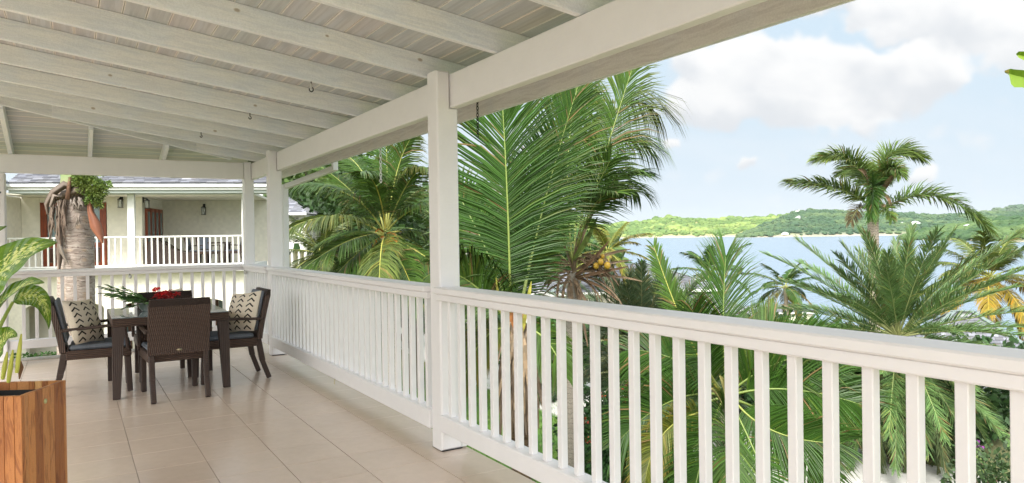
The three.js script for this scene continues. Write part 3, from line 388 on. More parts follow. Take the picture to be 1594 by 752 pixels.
{ // the cream two-storey building beyond the end of the porch
  const B = thing('cream_building', 'cream two storey building with white balcony rail, arches and shingled eave', 'building', [1.56, 0, -25.96], -0.349);
  // lower wall with arched openings
  const sh = new THREE.Shape(); sh.moveTo(-3.7, -2.9); sh.lineTo(3.7, -2.9); sh.lineTo(3.7, 0.45); sh.lineTo(-3.7, 0.45); sh.closePath();
  for (const [a, b, top] of [[-3.17, -2.18, -0.48], [-1.9, -0.91, -0.5], [-0.35, 0.64, -0.5], [1.72, 2.71, -0.46]]) { const h = new THREE.Path(); h.moveTo(a, -2.32); h.lineTo(a, top - 0.16); h.quadraticCurveTo(a + 0.02, top, (a + b) / 2, top); h.quadraticCurveTo(b - 0.02, top, b, top - 0.16); h.lineTo(b, -2.32); h.closePath(); sh.holes.push(h); }
  const lw = new THREE.ExtrudeGeometry(sh, { depth: 0.25, bevelEnabled: false, curveSegments: 8 }); mesh('lower_wall', lw, M.cream, B, [0, 0, -0.55]);
  part('lower_back_wall', B, M.cream, -3.7, 3.7, -2.9, 0.44, -1.75, -1.6);
  for (const x of [-2.62, -1.2, 0.1, 2.2]) { const d = part('lower_door', B, M.darkWood, x, x + 0.1, -2.35, -0.6, -1.6, -1.54, 0.004, 1); mesh('pane', boxGeo(0.5, 1.7, 0.02, 0.003), M.pane, d, [0.32, 0, -0.005]); mesh('door_stile', boxGeo(0.1, 1.75, 0.06, 0.004), M.darkWood, d, [0.62, 0, 0]); }
  part('lower_floor', B, M.concrete, -3.7, 3.7, -2.5, -2.34, -1.6, 0.5);
  part('floor_slab', B, M.whiteWall, -3.7, 3.6, 0.45, 0.648, -4.2, 0.06);
  // upper walls
  part('wall', B, M.cream, -3.75, -3.19, 0.652, 2.966, -1.65, -1.5); part('wall', B, M.cream, -1.17, -0.07, 0.652, 2.966, -1.65, -1.5); part('lintel', B, M.cream, -3.186, -1.174, 2.79, 2.966, -1.65, -1.5);
  part('side_wall', B, M.cream, -0.2, -0.07, 0.652, 2.966, -4.1, -1.654); part('back_wall', B, M.cream, -0.066, 3.7, 0.652, 2.966, -4.15, -4.0);
  part('wing_wall', B, M.cream, -3.95, -3.76, -2.9, 2.966, -1.65, 3.0);
  part('ceiling', B, M.cream, -3.75, 3.7, 2.97, 3.05, -4.15, -0.35);
  { // door with tall glass and low panels
    const d = new THREE.Group(); d.name = 'balcony_door'; d.position.set(-2.18, 0.655, -1.53); B.add(d);
    for (const x of [-0.9, 0.9]) part('jamb', d, M.mahogany, x - 0.095, x + 0.095, 0, 2.13, -0.06, 0.06, 0.005, 1); part('head_jamb', d, M.mahogany, -0.8, 0.8, 1.99, 2.13, -0.06, 0.055, 0.005); part('mid_stile', d, M.mahogany, -0.06, 0.06, 0, 1.985, -0.05, 0.04, 0.005, 1);
    for (const s of [-1, 1]) { part('door_rail', d, M.mahogany, s < 0 ? -0.8 : 0.064, s < 0 ? -0.064 : 0.8, 0.62, 0.8, -0.045, 0.036, 0.004); part('door_rail', d, M.mahogany, s < 0 ? -0.8 : 0.064, s < 0 ? -0.064 : 0.8, 0, 0.14, -0.045, 0.036, 0.004); part('door_panel', d, M.darkWood, s < 0 ? -0.8 : 0.064, s < 0 ? -0.064 : 0.8, 0.144, 0.616, -0.03, 0.0, 0.004, 1); part('glass_pane', d, S({ color: lin(0.2, 0.27, 0.28), roughness: 0.08 }), s < 0 ? -0.8 : 0.064, s < 0 ? -0.064 : 0.8, 0.804, 1.985, -0.02, 0.0, 0.002); }
  }
  for (let k = 0; k < 4; k++) { const f = part('folding_door_leaf', B, M.mahogany, -0.066, 0.0, 0.655, 2.62, -3.75 + k * 0.5, -3.29 + k * 0.5, 0.006, 1); mesh('leaf_pane', boxGeo(0.02, 1.2, 0.26, 0.002), M.pane, f, [0.03, 0.25, 0]); }
  // white posts and balcony rail
  for (const [a, b] of [[-0.09, 0.12], [3.36, 3.48], [-3.72, -3.6]]) part('balcony_post', B, M.whiteWall, a, b, 0.65, 2.968, -0.16, -0.02, 0.008, 1);
  const bg = boxGeo(0.045, 0.86, 0.045, 0.005);
  for (const [a, b] of [[-3.6, -0.09], [0.12, 3.36]]) { part('balcony_handrail', B, M.whiteWall, a + 0.002, b - 0.002, 1.575, 1.625, -0.135, -0.045, 0.008); part('balcony_bottom_rail', B, M.whiteWall, a + 0.002, b - 0.002, 0.67, 0.71, -0.125, -0.055, 0.006); for (let x = a + 0.13; x < b - 0.06; x += 0.176) mesh('balcony_baluster', bg, M.whiteWall, B, [x, 1.143, -0.09]); }
  // eave: soffit, fascia, gutter, shingles
  part('soffit', B, M.soffit, -3.2, 4.4, 2.972, 3.0, -0.34, 0.44); part('fascia', B, M.soffit, -3.25, 4.4, 2.975, 3.08, 0.442, 0.47);
  const prof = (a, b) => { const m = new MB(); m.bar(a, b, 0.14, 0.12, 0.02); return m; };
  { const m = new MB(); m.bar(V(-3.2, 3.2, 0.55), V(4.4, 3.2, 0.55), 0.15, 0.11, 0.02); m.bar(V(-3.25, 3.105, 0.51), V(4.4, 3.105, 0.51), 0.075, 0.085, 0.012); m.bar(V(-3.26, 3.202, 0.45), V(-3.26, 3.202, 3.2), 0.15, 0.11, 0.02); m.bar(V(-3.3, 3.105, 0.45), V(-3.3, 3.105, 3.2), 0.075, 0.085, 0.012); m.build('gutter', M.whiteMetal, B); }
  part('wing_soffit', B, M.soffit, -3.75, -3.34, 2.975, 3.0, 0.45, 3.2);
  { const r = rng(41), sl = 0.46, ey = V(0, sl, -1).normalize(); const u = new MB(); u.quad(V(-3.2, 3.26, 0.6), V(4.4, 3.26, 0.6), V(4.4, 3.26 + 4.6 * sl, -4), V(-3.2, 3.26 + 4.6 * sl, -4)); u.quad(V(-3.2, 3.255, 0.6), V(-3.2, 3.255, 3.2), V(-6.0, 4.6, 3.2), V(-6.0, 4.6, -2)); const rd = u.build('roof', S({ color: lin(0.05, 0.05, 0.055), roughness: 0.9, side: THREE.DoubleSide }), B);
    const s1 = mesh('roof_shingles', shingles(V(-3.2, 3.275, 0.63), V(1, 0, 0), ey, 7.6, 3.2, (t, W) => [0, W], r, 0.14, 0.24), M.shingle, B); s1.userData.kind = 'stuff';
    const s2 = mesh('roof_shingles', shingles(V(-3.18, 3.27, 3.2), V(0, 0, -1), V(-1, sl, 0).normalize(), 2.6, 2.4, (t, W) => [0, W + 0.2], r, 0.14, 0.24), M.shingle, B); s2.userData.kind = 'stuff'; }
  lantern(B, [-0.70, 2.75, -1.5], 0); lantern(B, [-0.07, 2.72, -1.62], Math.PI / 2); lantern(B, [1.39, 2.58, -4.0], 0);
  part('wall_socket', B, M.whiteMetal, -1.02, -0.92, 0.9, 1.02, -1.5, -1.48);
}
{ // low hedge at its foot
  const r = rng(77), m = new MB(); for (let k = 0; k < 2600; k++) { const p = V(-3.6 + 7.2 * r(), -2.3 + 0.42 * Math.pow(r(), 0.7), 0.5 + 0.5 * r()), d = V(r() - 0.5, r() - 0.2, r() - 0.2).normalize(), s = 0.05 + 0.05 * r(), q = V(r() - 0.5, r() - 0.5, r() - 0.5).cross(d).normalize(); const f = 0.6 + 0.7 * r(), c = [0.07 * f, 0.16 * f, 0.04 * f]; m.quad(p, p.clone().addScaledVector(d, s * 0.5).addScaledVector(q, s * 0.4), p.clone().addScaledVector(d, s), p.clone().addScaledVector(d, s * 0.5).addScaledVector(q, -s * 0.4), null, c); }
  const h = m.build('low_hedge', M.leaf); h.position.set(1.56, 0, -25.96); h.rotation.y = -0.349; tag(h, 'low green hedge at the foot of the cream building', 'hedge');
}
{ // white building farther back, seen between the posts and the palm
  const o = at(440, 415, 40), B = thing('white_building', 'white building with arched openings and a balcony behind the down pipe', 'building', o, -YAW); const K = 40 / FPX, X = px => (px - 440) * K, Y = py => (415 - py) * K;
  const sh = new THREE.Shape(); const rect = (s, a, b, c, d) => { s.moveTo(a, b); s.lineTo(c, b); s.lineTo(c, d); s.lineTo(a, d); s.closePath(); };
  rect(sh, X(390), Y(450), X(478), Y(334));
  const hole = (x0, x1, y0, y1, arch) => { const h = new THREE.Path(); if (arch) { const r = (x1 - x0) / 2; h.moveTo(x0, y0); h.lineTo(x0, y1 - r); h.absarc((x0 + x1) / 2, y1 - r, r, Math.PI, 0, true); h.lineTo(x1, y0); h.closePath(); } else rect(h, x0, y0, x1, y1); sh.holes.push(h); };
  for (const [a, b] of [[447.5, 453], [455.5, 464], [466.5, 473.5]]) hole(X(a), X(b), Y(414), Y(390), true);
  hole(X(398), X(419), Y(376.5), Y(337)); hole(X(401), X(419), Y(411), Y(395)); hole(X(455), X(466), Y(361), Y(338));
  for (const [a, b] of [[449, 454], [457, 464], [466, 473]]) hole(X(a), X(b), Y(376.5), Y(374.8));
  mesh('front_wall', new THREE.ExtrudeGeometry(sh, { depth: 0.35, bevelEnabled: false, curveSegments: 6 }), M.whiteWall, B, [0, 0, -0.35]);
  part('back_wall', B, M.cream, X(385), X(478), Y(450), Y(334), -3.2, -3); part('end_wall', B, M.whiteWall, X(476), X(478), Y(450), Y(334), -2.99, -0.354); part('middle_floor', B, M.whiteWall, X(390), X(476) - 0.01, Y(392), Y(378), -2.99, -0.36);
  for (let k = 0; k < 14; k++) part('louvre', B, M.whiteMetal, X(455.3), X(465.7), Y(360.5) + k * 0.058, Y(360.5) + k * 0.058 + 0.03, -0.2, -0.12, 0.004);
  part('balcony_handrail', B, M.whiteWall, X(398), X(419), Y(354), Y(352.5), 0.01, 0.09, 0.006); for (let x = X(398) + 0.06; x < X(419); x += 0.12) part('balcony_baluster', B, M.whiteWall, x, x + 0.04, Y(376), Y(354) - 0.002, 0.03, 0.07, 0.004, 1);
  part('balcony_chair', B, M.darkWood, X(405), X(410), Y(376), Y(360), -1.6, -1.2, 0.02, 1);
  { const e = Y(333), W0 = X(382), W1 = X(481), m = new MB(), top = e + 1.0; m.quad(V(W0, e, 0.5), V(W1, e, 0.5), V(W1 - 1.6, top, -1.6), V(W0, top, -1.6)); m.quad(V(W1, e, 0.5), V(W1, e, -3.7), V(W1 - 1.6, top, -1.6), V(W1 - 1.6, top, -1.6)); m.quad(V(W0, e, 0.5), V(W0, e, -3.7), V(W1, e, -3.7), V(W1, e, 0.5)); m.build('roof', S({ color: lin(0.2, 0.2, 0.21), roughness: 0.9, side: THREE.DoubleSide }), B); part('gutter', B, M.whiteMetal, W0, W1 + 0.05, e - 0.1, e + 0.04, 0.45, 0.56, 0.01); const g = mesh('roof_shingles', shingles(V(W0, e + 0.03, 0.52), V(1, 0, 0), V(0, 1.0, -2.1).normalize(), W1 - W0, 2.25, (t, W) => [0, W - 1.6 * t], rng(55), 0.2, 0.3), M.shingle, B); g.userData.kind = 'stuff'; }
  { const m = new MB(); m.bar(V(X(402), Y(331), 0.75), V(X(416), Y(303), 0.75), 0.12, 0.2, 0.01); m.build('barge_board', M.whiteMetal, B); }
}
function cottage(label, o, turn, w, d, eave, rise, wallMat, course = 0.17, wide = 0.2, seed = 1) { // o: centre of the ground plan at eave level
  const B = thing('shingled_cottage', label, 'cottage', o, turn), r = rng(seed), e = 0.5, hw = w / 2 + e, hd = d / 2 + e, rl = Math.max(0, hw - hd);
  part('wall', B, wallMat, -w / 2, w / 2, -eave, -0.06, d / 2 - 0.15, d / 2); part('wall', B, wallMat, -w / 2, w / 2, -eave, -0.06, -d / 2, -d / 2 + 0.15); part('wall', B, wallMat, -w / 2, -w / 2 + 0.15, -eave, -0.06, -d / 2 + 0.152, d / 2 - 0.152); part('wall', B, wallMat, w / 2 - 0.15, w / 2, -eave, -0.06, -d / 2 + 0.152, d / 2 - 0.152);
  for (const x of [-w * 0.3, w * 0.05, w * 0.33]) { const f = part('window', B, M.whiteMetal, x - 0.55, x + 0.55, -eave + 0.9, -0.5, d / 2 + 0.002, d / 2 + 0.05); mesh('window_pane', boxGeo(0.9, Math.max(0.3, eave - 1.6), 0.02, 0.002), M.pane, f, [0, 0, 0.03]); }
  const c = [V(-hw, 0, hd), V(hw, 0, hd), V(hw, 0, -hd), V(-hw, 0, -hd)], t0 = V(-rl, rise, 0), t1 = V(rl, rise, 0); const m = new MB(); m.quad(c[0], c[1], t1, t0); m.quad(c[2], c[3], t0, t1); m.tri(c[1], c[2], t1); m.tri(c[3], c[0], t0); m.quad(c[3], c[2], c[1], c[0]); m.build('roof', S({ color: lin(0.06, 0.06, 0.07), roughness: 0.9, side: THREE.DoubleSide }), B);
  const sl = (a, b, ta, W) => { const ex = b.clone().sub(a).normalize(), mid = ta.clone(), up = mid.clone().sub(a); up.addScaledVector(ex, -up.dot(ex)); const L = up.length(); return [a, ex, up.normalize(), a.distanceTo(b), L]; };
  const add = (a, b, ta, tb) => { const q = sl(a, b, ta), iw = ta.distanceTo(tb), s0 = ta.clone().sub(a).dot(q[1]); const g = mesh('roof_shingles', shingles(...q, (t, W) => [s0 * t, W - (W - s0 - iw) * t], r, course, wide), M.shingle, B); g.userData.kind = 'stuff'; };
  add(c[0], c[1], t0, t1); add(c[1], c[2], t1, t1); add(c[2], c[3], t1, t0); add(c[3], c[0], t0, t0);
  for (const [a, b] of [[c[0], t0], [c[1], t1], [c[2], t1], [c[3], t0], [t0, t1]]) { if (a.distanceTo(b) < 0.2) continue; const h = new MB(); h.bar(a.clone().add(V(0, 0.04, 0)), b.clone().add(V(0, 0.04, 0)), 0.24, 0.03, 0.005); h.build('hip_cap', S({ color: lin(0.16, 0.20, 0.19), roughness: 0.8 }), B); }
  for (let k = 0; k < 4; k++) { const h = new MB(), a = c[k].clone().add(V(0, -0.1, 0)), b = c[(k + 1) % 4].clone().add(V(0, -0.1, 0)); h.bar(a, b, 0.05, 0.16, 0.005); h.build('fascia', M.whiteMetal, B); }
  return B;
}
{ const p = at(1492, 640, 27); cottage('shingled hip roofed cottage behind the date palm at right', V(p.x + 1.2, at(1492, 640, 25).y, p.z - 0.4), -YAW - 0.35, 7.6, 7.0, 2.4, at(1492, 490, 27).y - at(1492, 640, 25).y, M.whiteWall, 0.17, 0.22, 5); }
{ const p = at(965, 440, 44); cottage('grey shingled roof left of centre behind the coconut cluster', V(p.x, at(965, 446, 44).y, p.z), -YAW + 0.2, 9.5, 6, 2.6, 1.35, M.cream, 0.22, 0.28, 6); }
{ const p = at(1075, 490, 42); cottage('pale shingled hip roof in the middle, just below the water line', V(p.x, at(1075, 505, 42).y, p.z), -YAW + 0.15, 7.6, 6.4, 2.6, 2.1, M.whiteWall, 0.2, 0.26, 7); }
{ const p = at(775, 446, 46); cottage('pale grey shingled roof right of the big post, behind two white trunks', V(p.x, at(775, 450, 46).y, p.z), -YAW - 0.1, 8, 6, 2.8, 1.3, M.whiteWall, 0.22, 0.28, 8); }
{ const p = at(1200, 486, 95); cottage('low dark roofed beach hut by the water below the small palm', V(p.x, at(1200, 483, 95).y, p.z), -YAW, 9, 5, 2.2, 0.7, M.cream, 0.3, 0.4, 9); }
// small white houses on the far slopes
function farHouse(label, px, py, hillAt, d0, d1, w, h, roofC) {
  let t = 0.5; for (let k = 0; k < 40; k++) { const tt = 0.03 + k / 40 * 0.97, q = hillAt(px, tt), yy = 376 - 0; const v = q.clone().project(camera); const y = (1 - v.y) * 376; if (y <= py) { t = tt; break; } t = tt; }
  const q = hillAt(px, t), B = thing('hillside_house', label, 'house', [q.x, q.y - 1, q.z], -YAW + 0.2);
  part('wall', B, M.whiteWall, -w / 2, w / 2, 0, h, -w / 3, w / 3, 0.05); const m = new MB(), a = w / 2 + 0.5, b = w / 3 + 0.5; m.quad(V(-a, h, b), V(a, h, b), V(a * 0.5, h + w * 0.22, 0), V(-a * 0.5, h + w * 0.22, 0)); m.quad(V(a, h, -b), V(-a, h, -b), V(-a * 0.5, h + w * 0.22, 0), V(a * 0.5, h + w * 0.22, 0)); m.tri(V(a, h, b), V(a, h, -b), V(a * 0.5, h + w * 0.22, 0)); m.tri(V(-a, h, -b), V(-a, h, b), V(-a * 0.5, h + w * 0.22, 0)); m.build('roof', S({ color: roofC || lin(0.5, 0.5, 0.5), roughness: 0.9, side: THREE.DoubleSide }), B);
  for (const x of [-0.25, 0.25]) part('window', B, M.pane, x * w - w * 0.08, x * w + w * 0.08, h * 0.35, h * 0.75, w / 3 + 0.02, w / 3 + 0.1, 0.02);
}
farHouse('white house on the hill top left of the tall palm', 1243, 331.5, hillMid, 0, 0, 20, 7);
farHouse('long white house below the hill top, left of the tall palm', 1246, 341, hillMid, 0, 0, 30, 5);
farHouse('white house at the waterline left of the tall palm', 1222, 365.5, hillMid, 0, 0, 18, 5);
farHouse('white villa group house right of the tall palm trunk', 1425, 350.5, hillMid, 0, 0, 26, 9);
farHouse('small white house left of the villa on the green slope', 1405, 351.5, hillMid, 0, 0, 18, 7);
farHouse('pale house on the slope under the long right frond', 1489, 352, hillNear, 0, 0, 9, 4, lin(0.3, 0.3, 0.32));
farHouse('white house on the near headland under the right frond', 1507, 355, hillNear, 0, 0, 9, 4.5, lin(0.4, 0.4, 0.42));
// ------------------------------------------------------------ dining set
function wickerUV(geo, s = 0.08) { return geo; }
function makeChair(name, label) {
  const t = thing(name, label, 'chair', [0, 0, 0], 0, 'woven wicker armchairs');
  const W = 0.51, hw = W / 2, wk = { g: 1, s: 0.08 };
  // woven back: a slab leaning back with a rounded top edge
  { const m = new MB(), N = 8, ys = 0.415, yt = 0.915; const z = y => -0.215 - 0.105 * Math.pow((y - ys) / (yt - ys), 1.25); const th = 0.052; const uv = (p) => [(p.x + p.z * (Math.abs(p.x) > hw - 0.004 ? 1 : 0)) / 0.08, p.y / 0.08];
    const row = k => { const y = ys + (yt - ys) * k / N, i = k === N ? 0.012 : 0, e = k === N ? 0.006 : 0; return [V(-hw + e, y, z(y) - th + i), V(hw - e, y, z(y) - th + i), V(hw - e, y, z(y) - i), V(-hw + e, y, z(y) - i)]; };
    for (let k = 0; k < N; k++) { const a = row(k), b = row(k + 1); m.quad(a[1], a[0], b[0], b[1], uv); m.quad(a[3], a[2], b[2], b[3], uv); m.quad(a[2], a[1], b[1], b[2], uv); m.quad(a[0], a[3], b[3], b[0], uv); } const a = row(0), b = row(N); m.quad(a[0], a[1], a[2], a[3], uv); m.quad(b[3], b[2], b[1], b[0], (p) => [p.x / 0.08, p.z / 0.08]); m.build('backrest', M.wicker, t);
    const c = new MB(); c.box(W - 0.05, 0.4, 0.03, 0.012, { g: 0, s: 0.3, m: new THREE.Matrix4().makeRotationX(-0.2).setPosition(0, 0.705, -0.252) }); c.build('back_pad', M.cushion, t); }
  mesh('seat', boxGeo(W, 0.085, 0.535, 0.008, wk), M.wicker, t, [0, 0.388, 0.05]);
  mesh('seat_cushion', boxGeo(W - 0.03, 0.045, 0.5, 0.016, { g: 0, s: 0.3 }), M.cushion, t, [0, 0.454, 0.062]);
  for (const s of [-1, 1]) {
    const f = new MB(), x = s * (hw - 0.03); f.bar(V(x, 0.005, 0.3), V(x, 0.344, 0.288), 0.048, 0.05, 0.006, { g: 2, s: 0.08 }); f.build('leg', M.leg, t);
    const r = new MB(); r.bar(V(x, 0.005, -0.335), V(x, 0.19, -0.268), 0.044, 0.046, 0.005, { g: 2, s: 0.08 }); r.bar(V(x, 0.185, -0.27), V(x, 0.412, -0.232), 0.046, 0.054, 0.005, { g: 2, s: 0.08 }); r.build('leg', M.leg, t);
    const a = new MB(), xa = s * (hw + 0.012); a.bar(V(xa, 0.622, -0.27), V(xa, 0.652, 0.27), 0.036, 0.028, 0.008, { g: 2, s: 0.08 }); a.bar(V(xa, 0.645, 0.262), V(xa - s * 0.01, 0.40, 0.292), 0.034, 0.03, 0.007, { g: 2, s: 0.08 }); a.build('arm', M.leg, t);
  }
  return t;
}
const C0 = makeChair('wicker_armchair', 'dark brown wicker chair with its back to the camera, before the table');
C0.position.set(0.79, 0, -7.395); C0.rotation.y = Math.PI + 0.05;
const C1 = copyOf(C0, [0.15, 0, -8.05], Math.PI / 2 + 0.03, 'dark wicker armchair left of the table with a blue cushion');
const C2 = copyOf(C0, [1.375, 0, -7.93], -Math.PI / 2 - 0.02, 'dark wicker armchair right of the table, turned to the left');
const C3 = copyOf(C0, [0.80, 0, -8.545], 0.0, 'dark wicker armchair behind the table, mostly hidden by it');
{ const p = new MB(); p.tube([V(0, 0, 0), V(0, 0, -0.006)], [0.024, 0.02], 16); const b = p.build('maker_plate', S({ color: lin(0.5, 0.42, 0.28), roughness: 0.35, metalness: 0.7 }), C0); b.scale.set(1.15, 0.62, 1); b.position.set(0, 0.452, -0.2695); }
{ // table: woven apron and tapered splayed legs under a glass top
  const t = thing('dining_table', 'dark wicker dining table with a glass top amid four chairs', 'table', [0.785, 0, -7.99]); const X = 0.5, Z = 0.56;
  for (const [w, d, x, z] of [[1.0, 0.05, 0, Z - 0.025], [1.0, 0.05, 0, -Z + 0.025], [0.05, 2 * Z - 0.104, -X + 0.025, 0], [0.05, 2 * Z - 0.104, X - 0.025, 0]]) mesh('apron', boxGeo(w, 0.075, d, 0.006, { g: 1, s: 0.08 }), M.wicker, t, [x, 0.695, z]);
  for (const a of [-1, 1]) for (const b of [-1, 1]) { const m = new MB(), c = (y, w, ox) => { const cx = a * (X - w / 2 - 0.002 - ox), cz = b * (Z - w / 2 - 0.002 - ox); return [V(cx - w / 2, y, cz - w / 2), V(cx + w / 2, y, cz - w / 2), V(cx + w / 2, y, cz + w / 2), V(cx - w / 2, y, cz + w / 2)]; }; const uv = (p, n) => [(Math.abs(n.x) > 0.5 ? p.z : p.x) / 0.08, p.y / 0.08]; const lo = c(0.004, 0.062, -0.004), hi = c(0.657, 0.1, 0.0); for (let k = 0; k < 4; k++) { const j = (k + 1) % 4; m.quad(lo[j], lo[k], hi[k], hi[j], uv); } m.quad(lo[0], lo[1], lo[2], lo[3], uv); m.quad(hi[3], hi[2], hi[1], hi[0], uv); m.build('leg', M.leg, t); }
  mesh('under_top', boxGeo(0.896, 0.02, 2 * Z - 0.106, 0.003, { g: 0, s: 0.08 }), M.wicker, t, [0, 0.715, 0]);
  mesh('glass_top', boxGeo(0.998, 0.008, 2 * Z - 0.002, 0.0025), M.tableGlass, t, [0, 0.7372, 0]);
}
{ // cushions with black arrow rows
  const cv = document.createElement('canvas'); cv.width = 512; cv.height = 512; const c = cv.getContext('2d'); c.fillStyle = '#dfd3c0'; c.fillRect(0, 0, 512, 512);
  const r = rng(3); for (let k = 0; k < 9000; k++) { c.fillStyle = `rgba(${r() < 0.5 ? '255,250,240' : '150,135,115'},0.10)`; c.fillRect(r() * 512, r() * 512, 2, 5); }
  c.strokeStyle = '#241c18'; c.lineWidth = 17; c.lineJoin = 'miter'; for (let i = 0; i < 3; i++) for (let j = 0; j < 7; j++) { const x = 90 + i * 166, y = 52 + j * 70; c.beginPath(); c.moveTo(x - 52 + 4 * r(), y + 20); c.lineTo(x, y - 20 + 4 * r()); c.lineTo(x + 52, y + 20 + 4 * r()); c.stroke(); }
  const t = new THREE.CanvasTexture(cv); t.colorSpace = THREE.SRGBColorSpace; const mat = S({ map: t, roughness: 0.95, bumpMap: tex(128, 128, (u, v) => 0.5 + 0.5 * Math.sin(u * 320) * Math.sin(v * 320), false), bumpScale: 0.0008 });
  const g = new THREE.BufferGeometry(), N = 22, p = [], uv = [], ix = []; for (const s of [1, -1]) for (let j = 0; j <= N; j++) for (let i = 0; i <= N; i++) { const u = i / N * 2 - 1, v = j / N * 2 - 1, e = Math.pow(Math.max(0, (1 - u * u) * (1 - v * v)), 0.42), k = 1 - 0.06 * (1 - Math.abs(u * v)) * (Math.max(Math.abs(u), Math.abs(v))); p.push(u * 0.215 * k, v * 0.215 * k, s * (0.065 * e * (1 + 0.12 * n3(u * 2, v * 2, s))));  uv.push(i / N, j / N); }
  for (let q = 0; q < 2; q++) for (let j = 0; j < N; j++) for (let i = 0; i < N; i++) { const a = q * (N + 1) * (N + 1) + j * (N + 1) + i, b = a + 1, d = a + N + 1; if (q) ix.push(a, d, b, b, d, d + 1); else ix.push(a, b, d, b, d + 1, d); }
  g.setAttribute('position', new THREE.Float32BufferAttribute(p, 3)); g.setAttribute('uv', new THREE.Float32BufferAttribute(uv, 2)); g.setIndex(ix); g.computeVertexNormals();
  const pill = (label, pos, yaw, tilt, roll) => { const m = mesh('pillow', g, mat); tag(m, label, 'pillow', 'patterned scatter cushions'); m.position.set(...pos); m.rotation.order = 'YXZ'; m.rotation.set(tilt, yaw, roll); return m; };
  pill('cream pillow with black arrows on the left chair', [0.075, 0.684, -7.96], Math.PI / 2 - 0.6, -0.33, -0.05);
  pill('cream pillow with black arrows on the right chair', [1.495, 0.684, -7.86], -Math.PI / 2 + 0.5, -0.36, 0.12);
  pill('cream pillow with black arrows on the chair behind the table, behind the flowers', [0.83, 0.685, -8.68], 0.05, -0.3, 0.08);
}
{ // red flowers and palm leaves in a low glass bowl
  const t = thing('flower_arrangement', 'red flowers with green palm leaves in a bowl on the table', 'flowers', [0.63, 0.7415, -7.98]), r = rng(12);
  const b = new MB(); b.tube([V(0, 0, 0), V(0, 0.006, 0), V(0, 0.03, 0), V(0, 0.065, 0), V(0, 0.08, 0)], [0.04, 0.06, 0.085, 0.095, 0.09], 20); b.build('bowl', S({ color: lin(0.08, 0.10, 0.09), roughness: 0.15 }), t);
  const spray = (az, el, L, n) => { const d = V(Math.cos(az) * Math.cos(el), Math.sin(el), Math.sin(az) * Math.cos(el)), p0 = V(0, 0.07, 0), p1 = p0.clone().addScaledVector(d, L * 0.55), p2 = p0.clone().addScaledVector(d, L).add(V(0, -0.04, 0)), m = new MB(); for (let k = 0; k <= n; k++) { const s = 0.2 + 0.8 * k / n, p = bez(p0, p1, p2, s), T = bez(p0, p1, p2, Math.min(1, s + 0.02)).sub(bez(p0, p1, p2, s - 0.02)).normalize(), Sd = T.clone().cross(UP).normalize(); for (const q of [-1, 1]) { const dir = T.clone().multiplyScalar(0.75).addScaledVector(Sd, q * 0.6).add(V(0, (r() - 0.4) * 0.3, 0)).normalize(), l = L * 0.42 * (1 - 0.45 * s), w = 0.011, wd = T.clone().cross(dir).cross(dir).normalize(), f = 0.7 + 0.6 * r(), c = [0.12 * f, 0.28 * f, 0.06 * f]; const e = p.clone().addScaledVector(dir, l).add(V(0, -l * 0.2, 0)), h = p.clone().addScaledVector(dir, l * 0.45); m.quad(p, h.clone().addScaledVector(wd, w), e, h.clone().addScaledVector(wd, -w), null, c); } } m.build('palm_leaf', M.leaf, t); };
  for (const [a, e, l] of [[3.3, 0.52, 0.44], [3.6, 0.36, 0.38], [2.9, 0.42, 0.42], [3.1, 0.62, 0.40], [3.5, 0.75, 0.3], [3.0, 0.6, 0.26], [2.4, 0.35, 0.26], [4.1, 0.3, 0.24], [3.2, 0.05, 0.22], [5.0, 0.3, 0.2], [1.6, 0.3, 0.22], [0.3, 0.15, 0.2], [2.7, 0.9, 0.2]]) spray(a, e, l, 8);
  for (let k = 0; k < 34; k++) { const az = -0.25 + (r() - 0.5) * 2.6, rad = 0.04 + 0.16 * r(), p = V(0.04 + Math.cos(az) * rad * 1.15, 0.12 + 0.11 * r() * (1 - rad * 2), Math.sin(az) * rad), m = new MB(), n = 6; const ax = V(r() - 0.5, 0.5 + r(), r() - 0.3).normalize(), s1 = ax.clone().cross(V(0.3, 0.1, 1)).normalize(), s2 = ax.clone().cross(s1); for (let j = 0; j < n; j++) { const a = j / n * 6.283 + r(), d = s1.clone().multiplyScalar(Math.cos(a)).addScaledVector(s2, Math.sin(a)), w = ax.clone().cross(d), L = 0.032 + 0.02 * r(), f = 0.75 + 0.5 * r(), c = [0.68 * f, 0.015 * f, 0.02 * f]; const q1 = d.clone().multiplyScalar(L * 0.55).addScaledVector(ax, 0.008), q2 = d.clone().multiplyScalar(L).addScaledVector(ax, -0.003 + 0.012 * r()); m.quad(V(0, 0, 0), q1.clone().addScaledVector(w, 0.010), q2, q1.clone().addScaledVector(w, -0.010), null, c); } const f = m.build('flower', M.leaf, t); f.position.copy(p); }
}
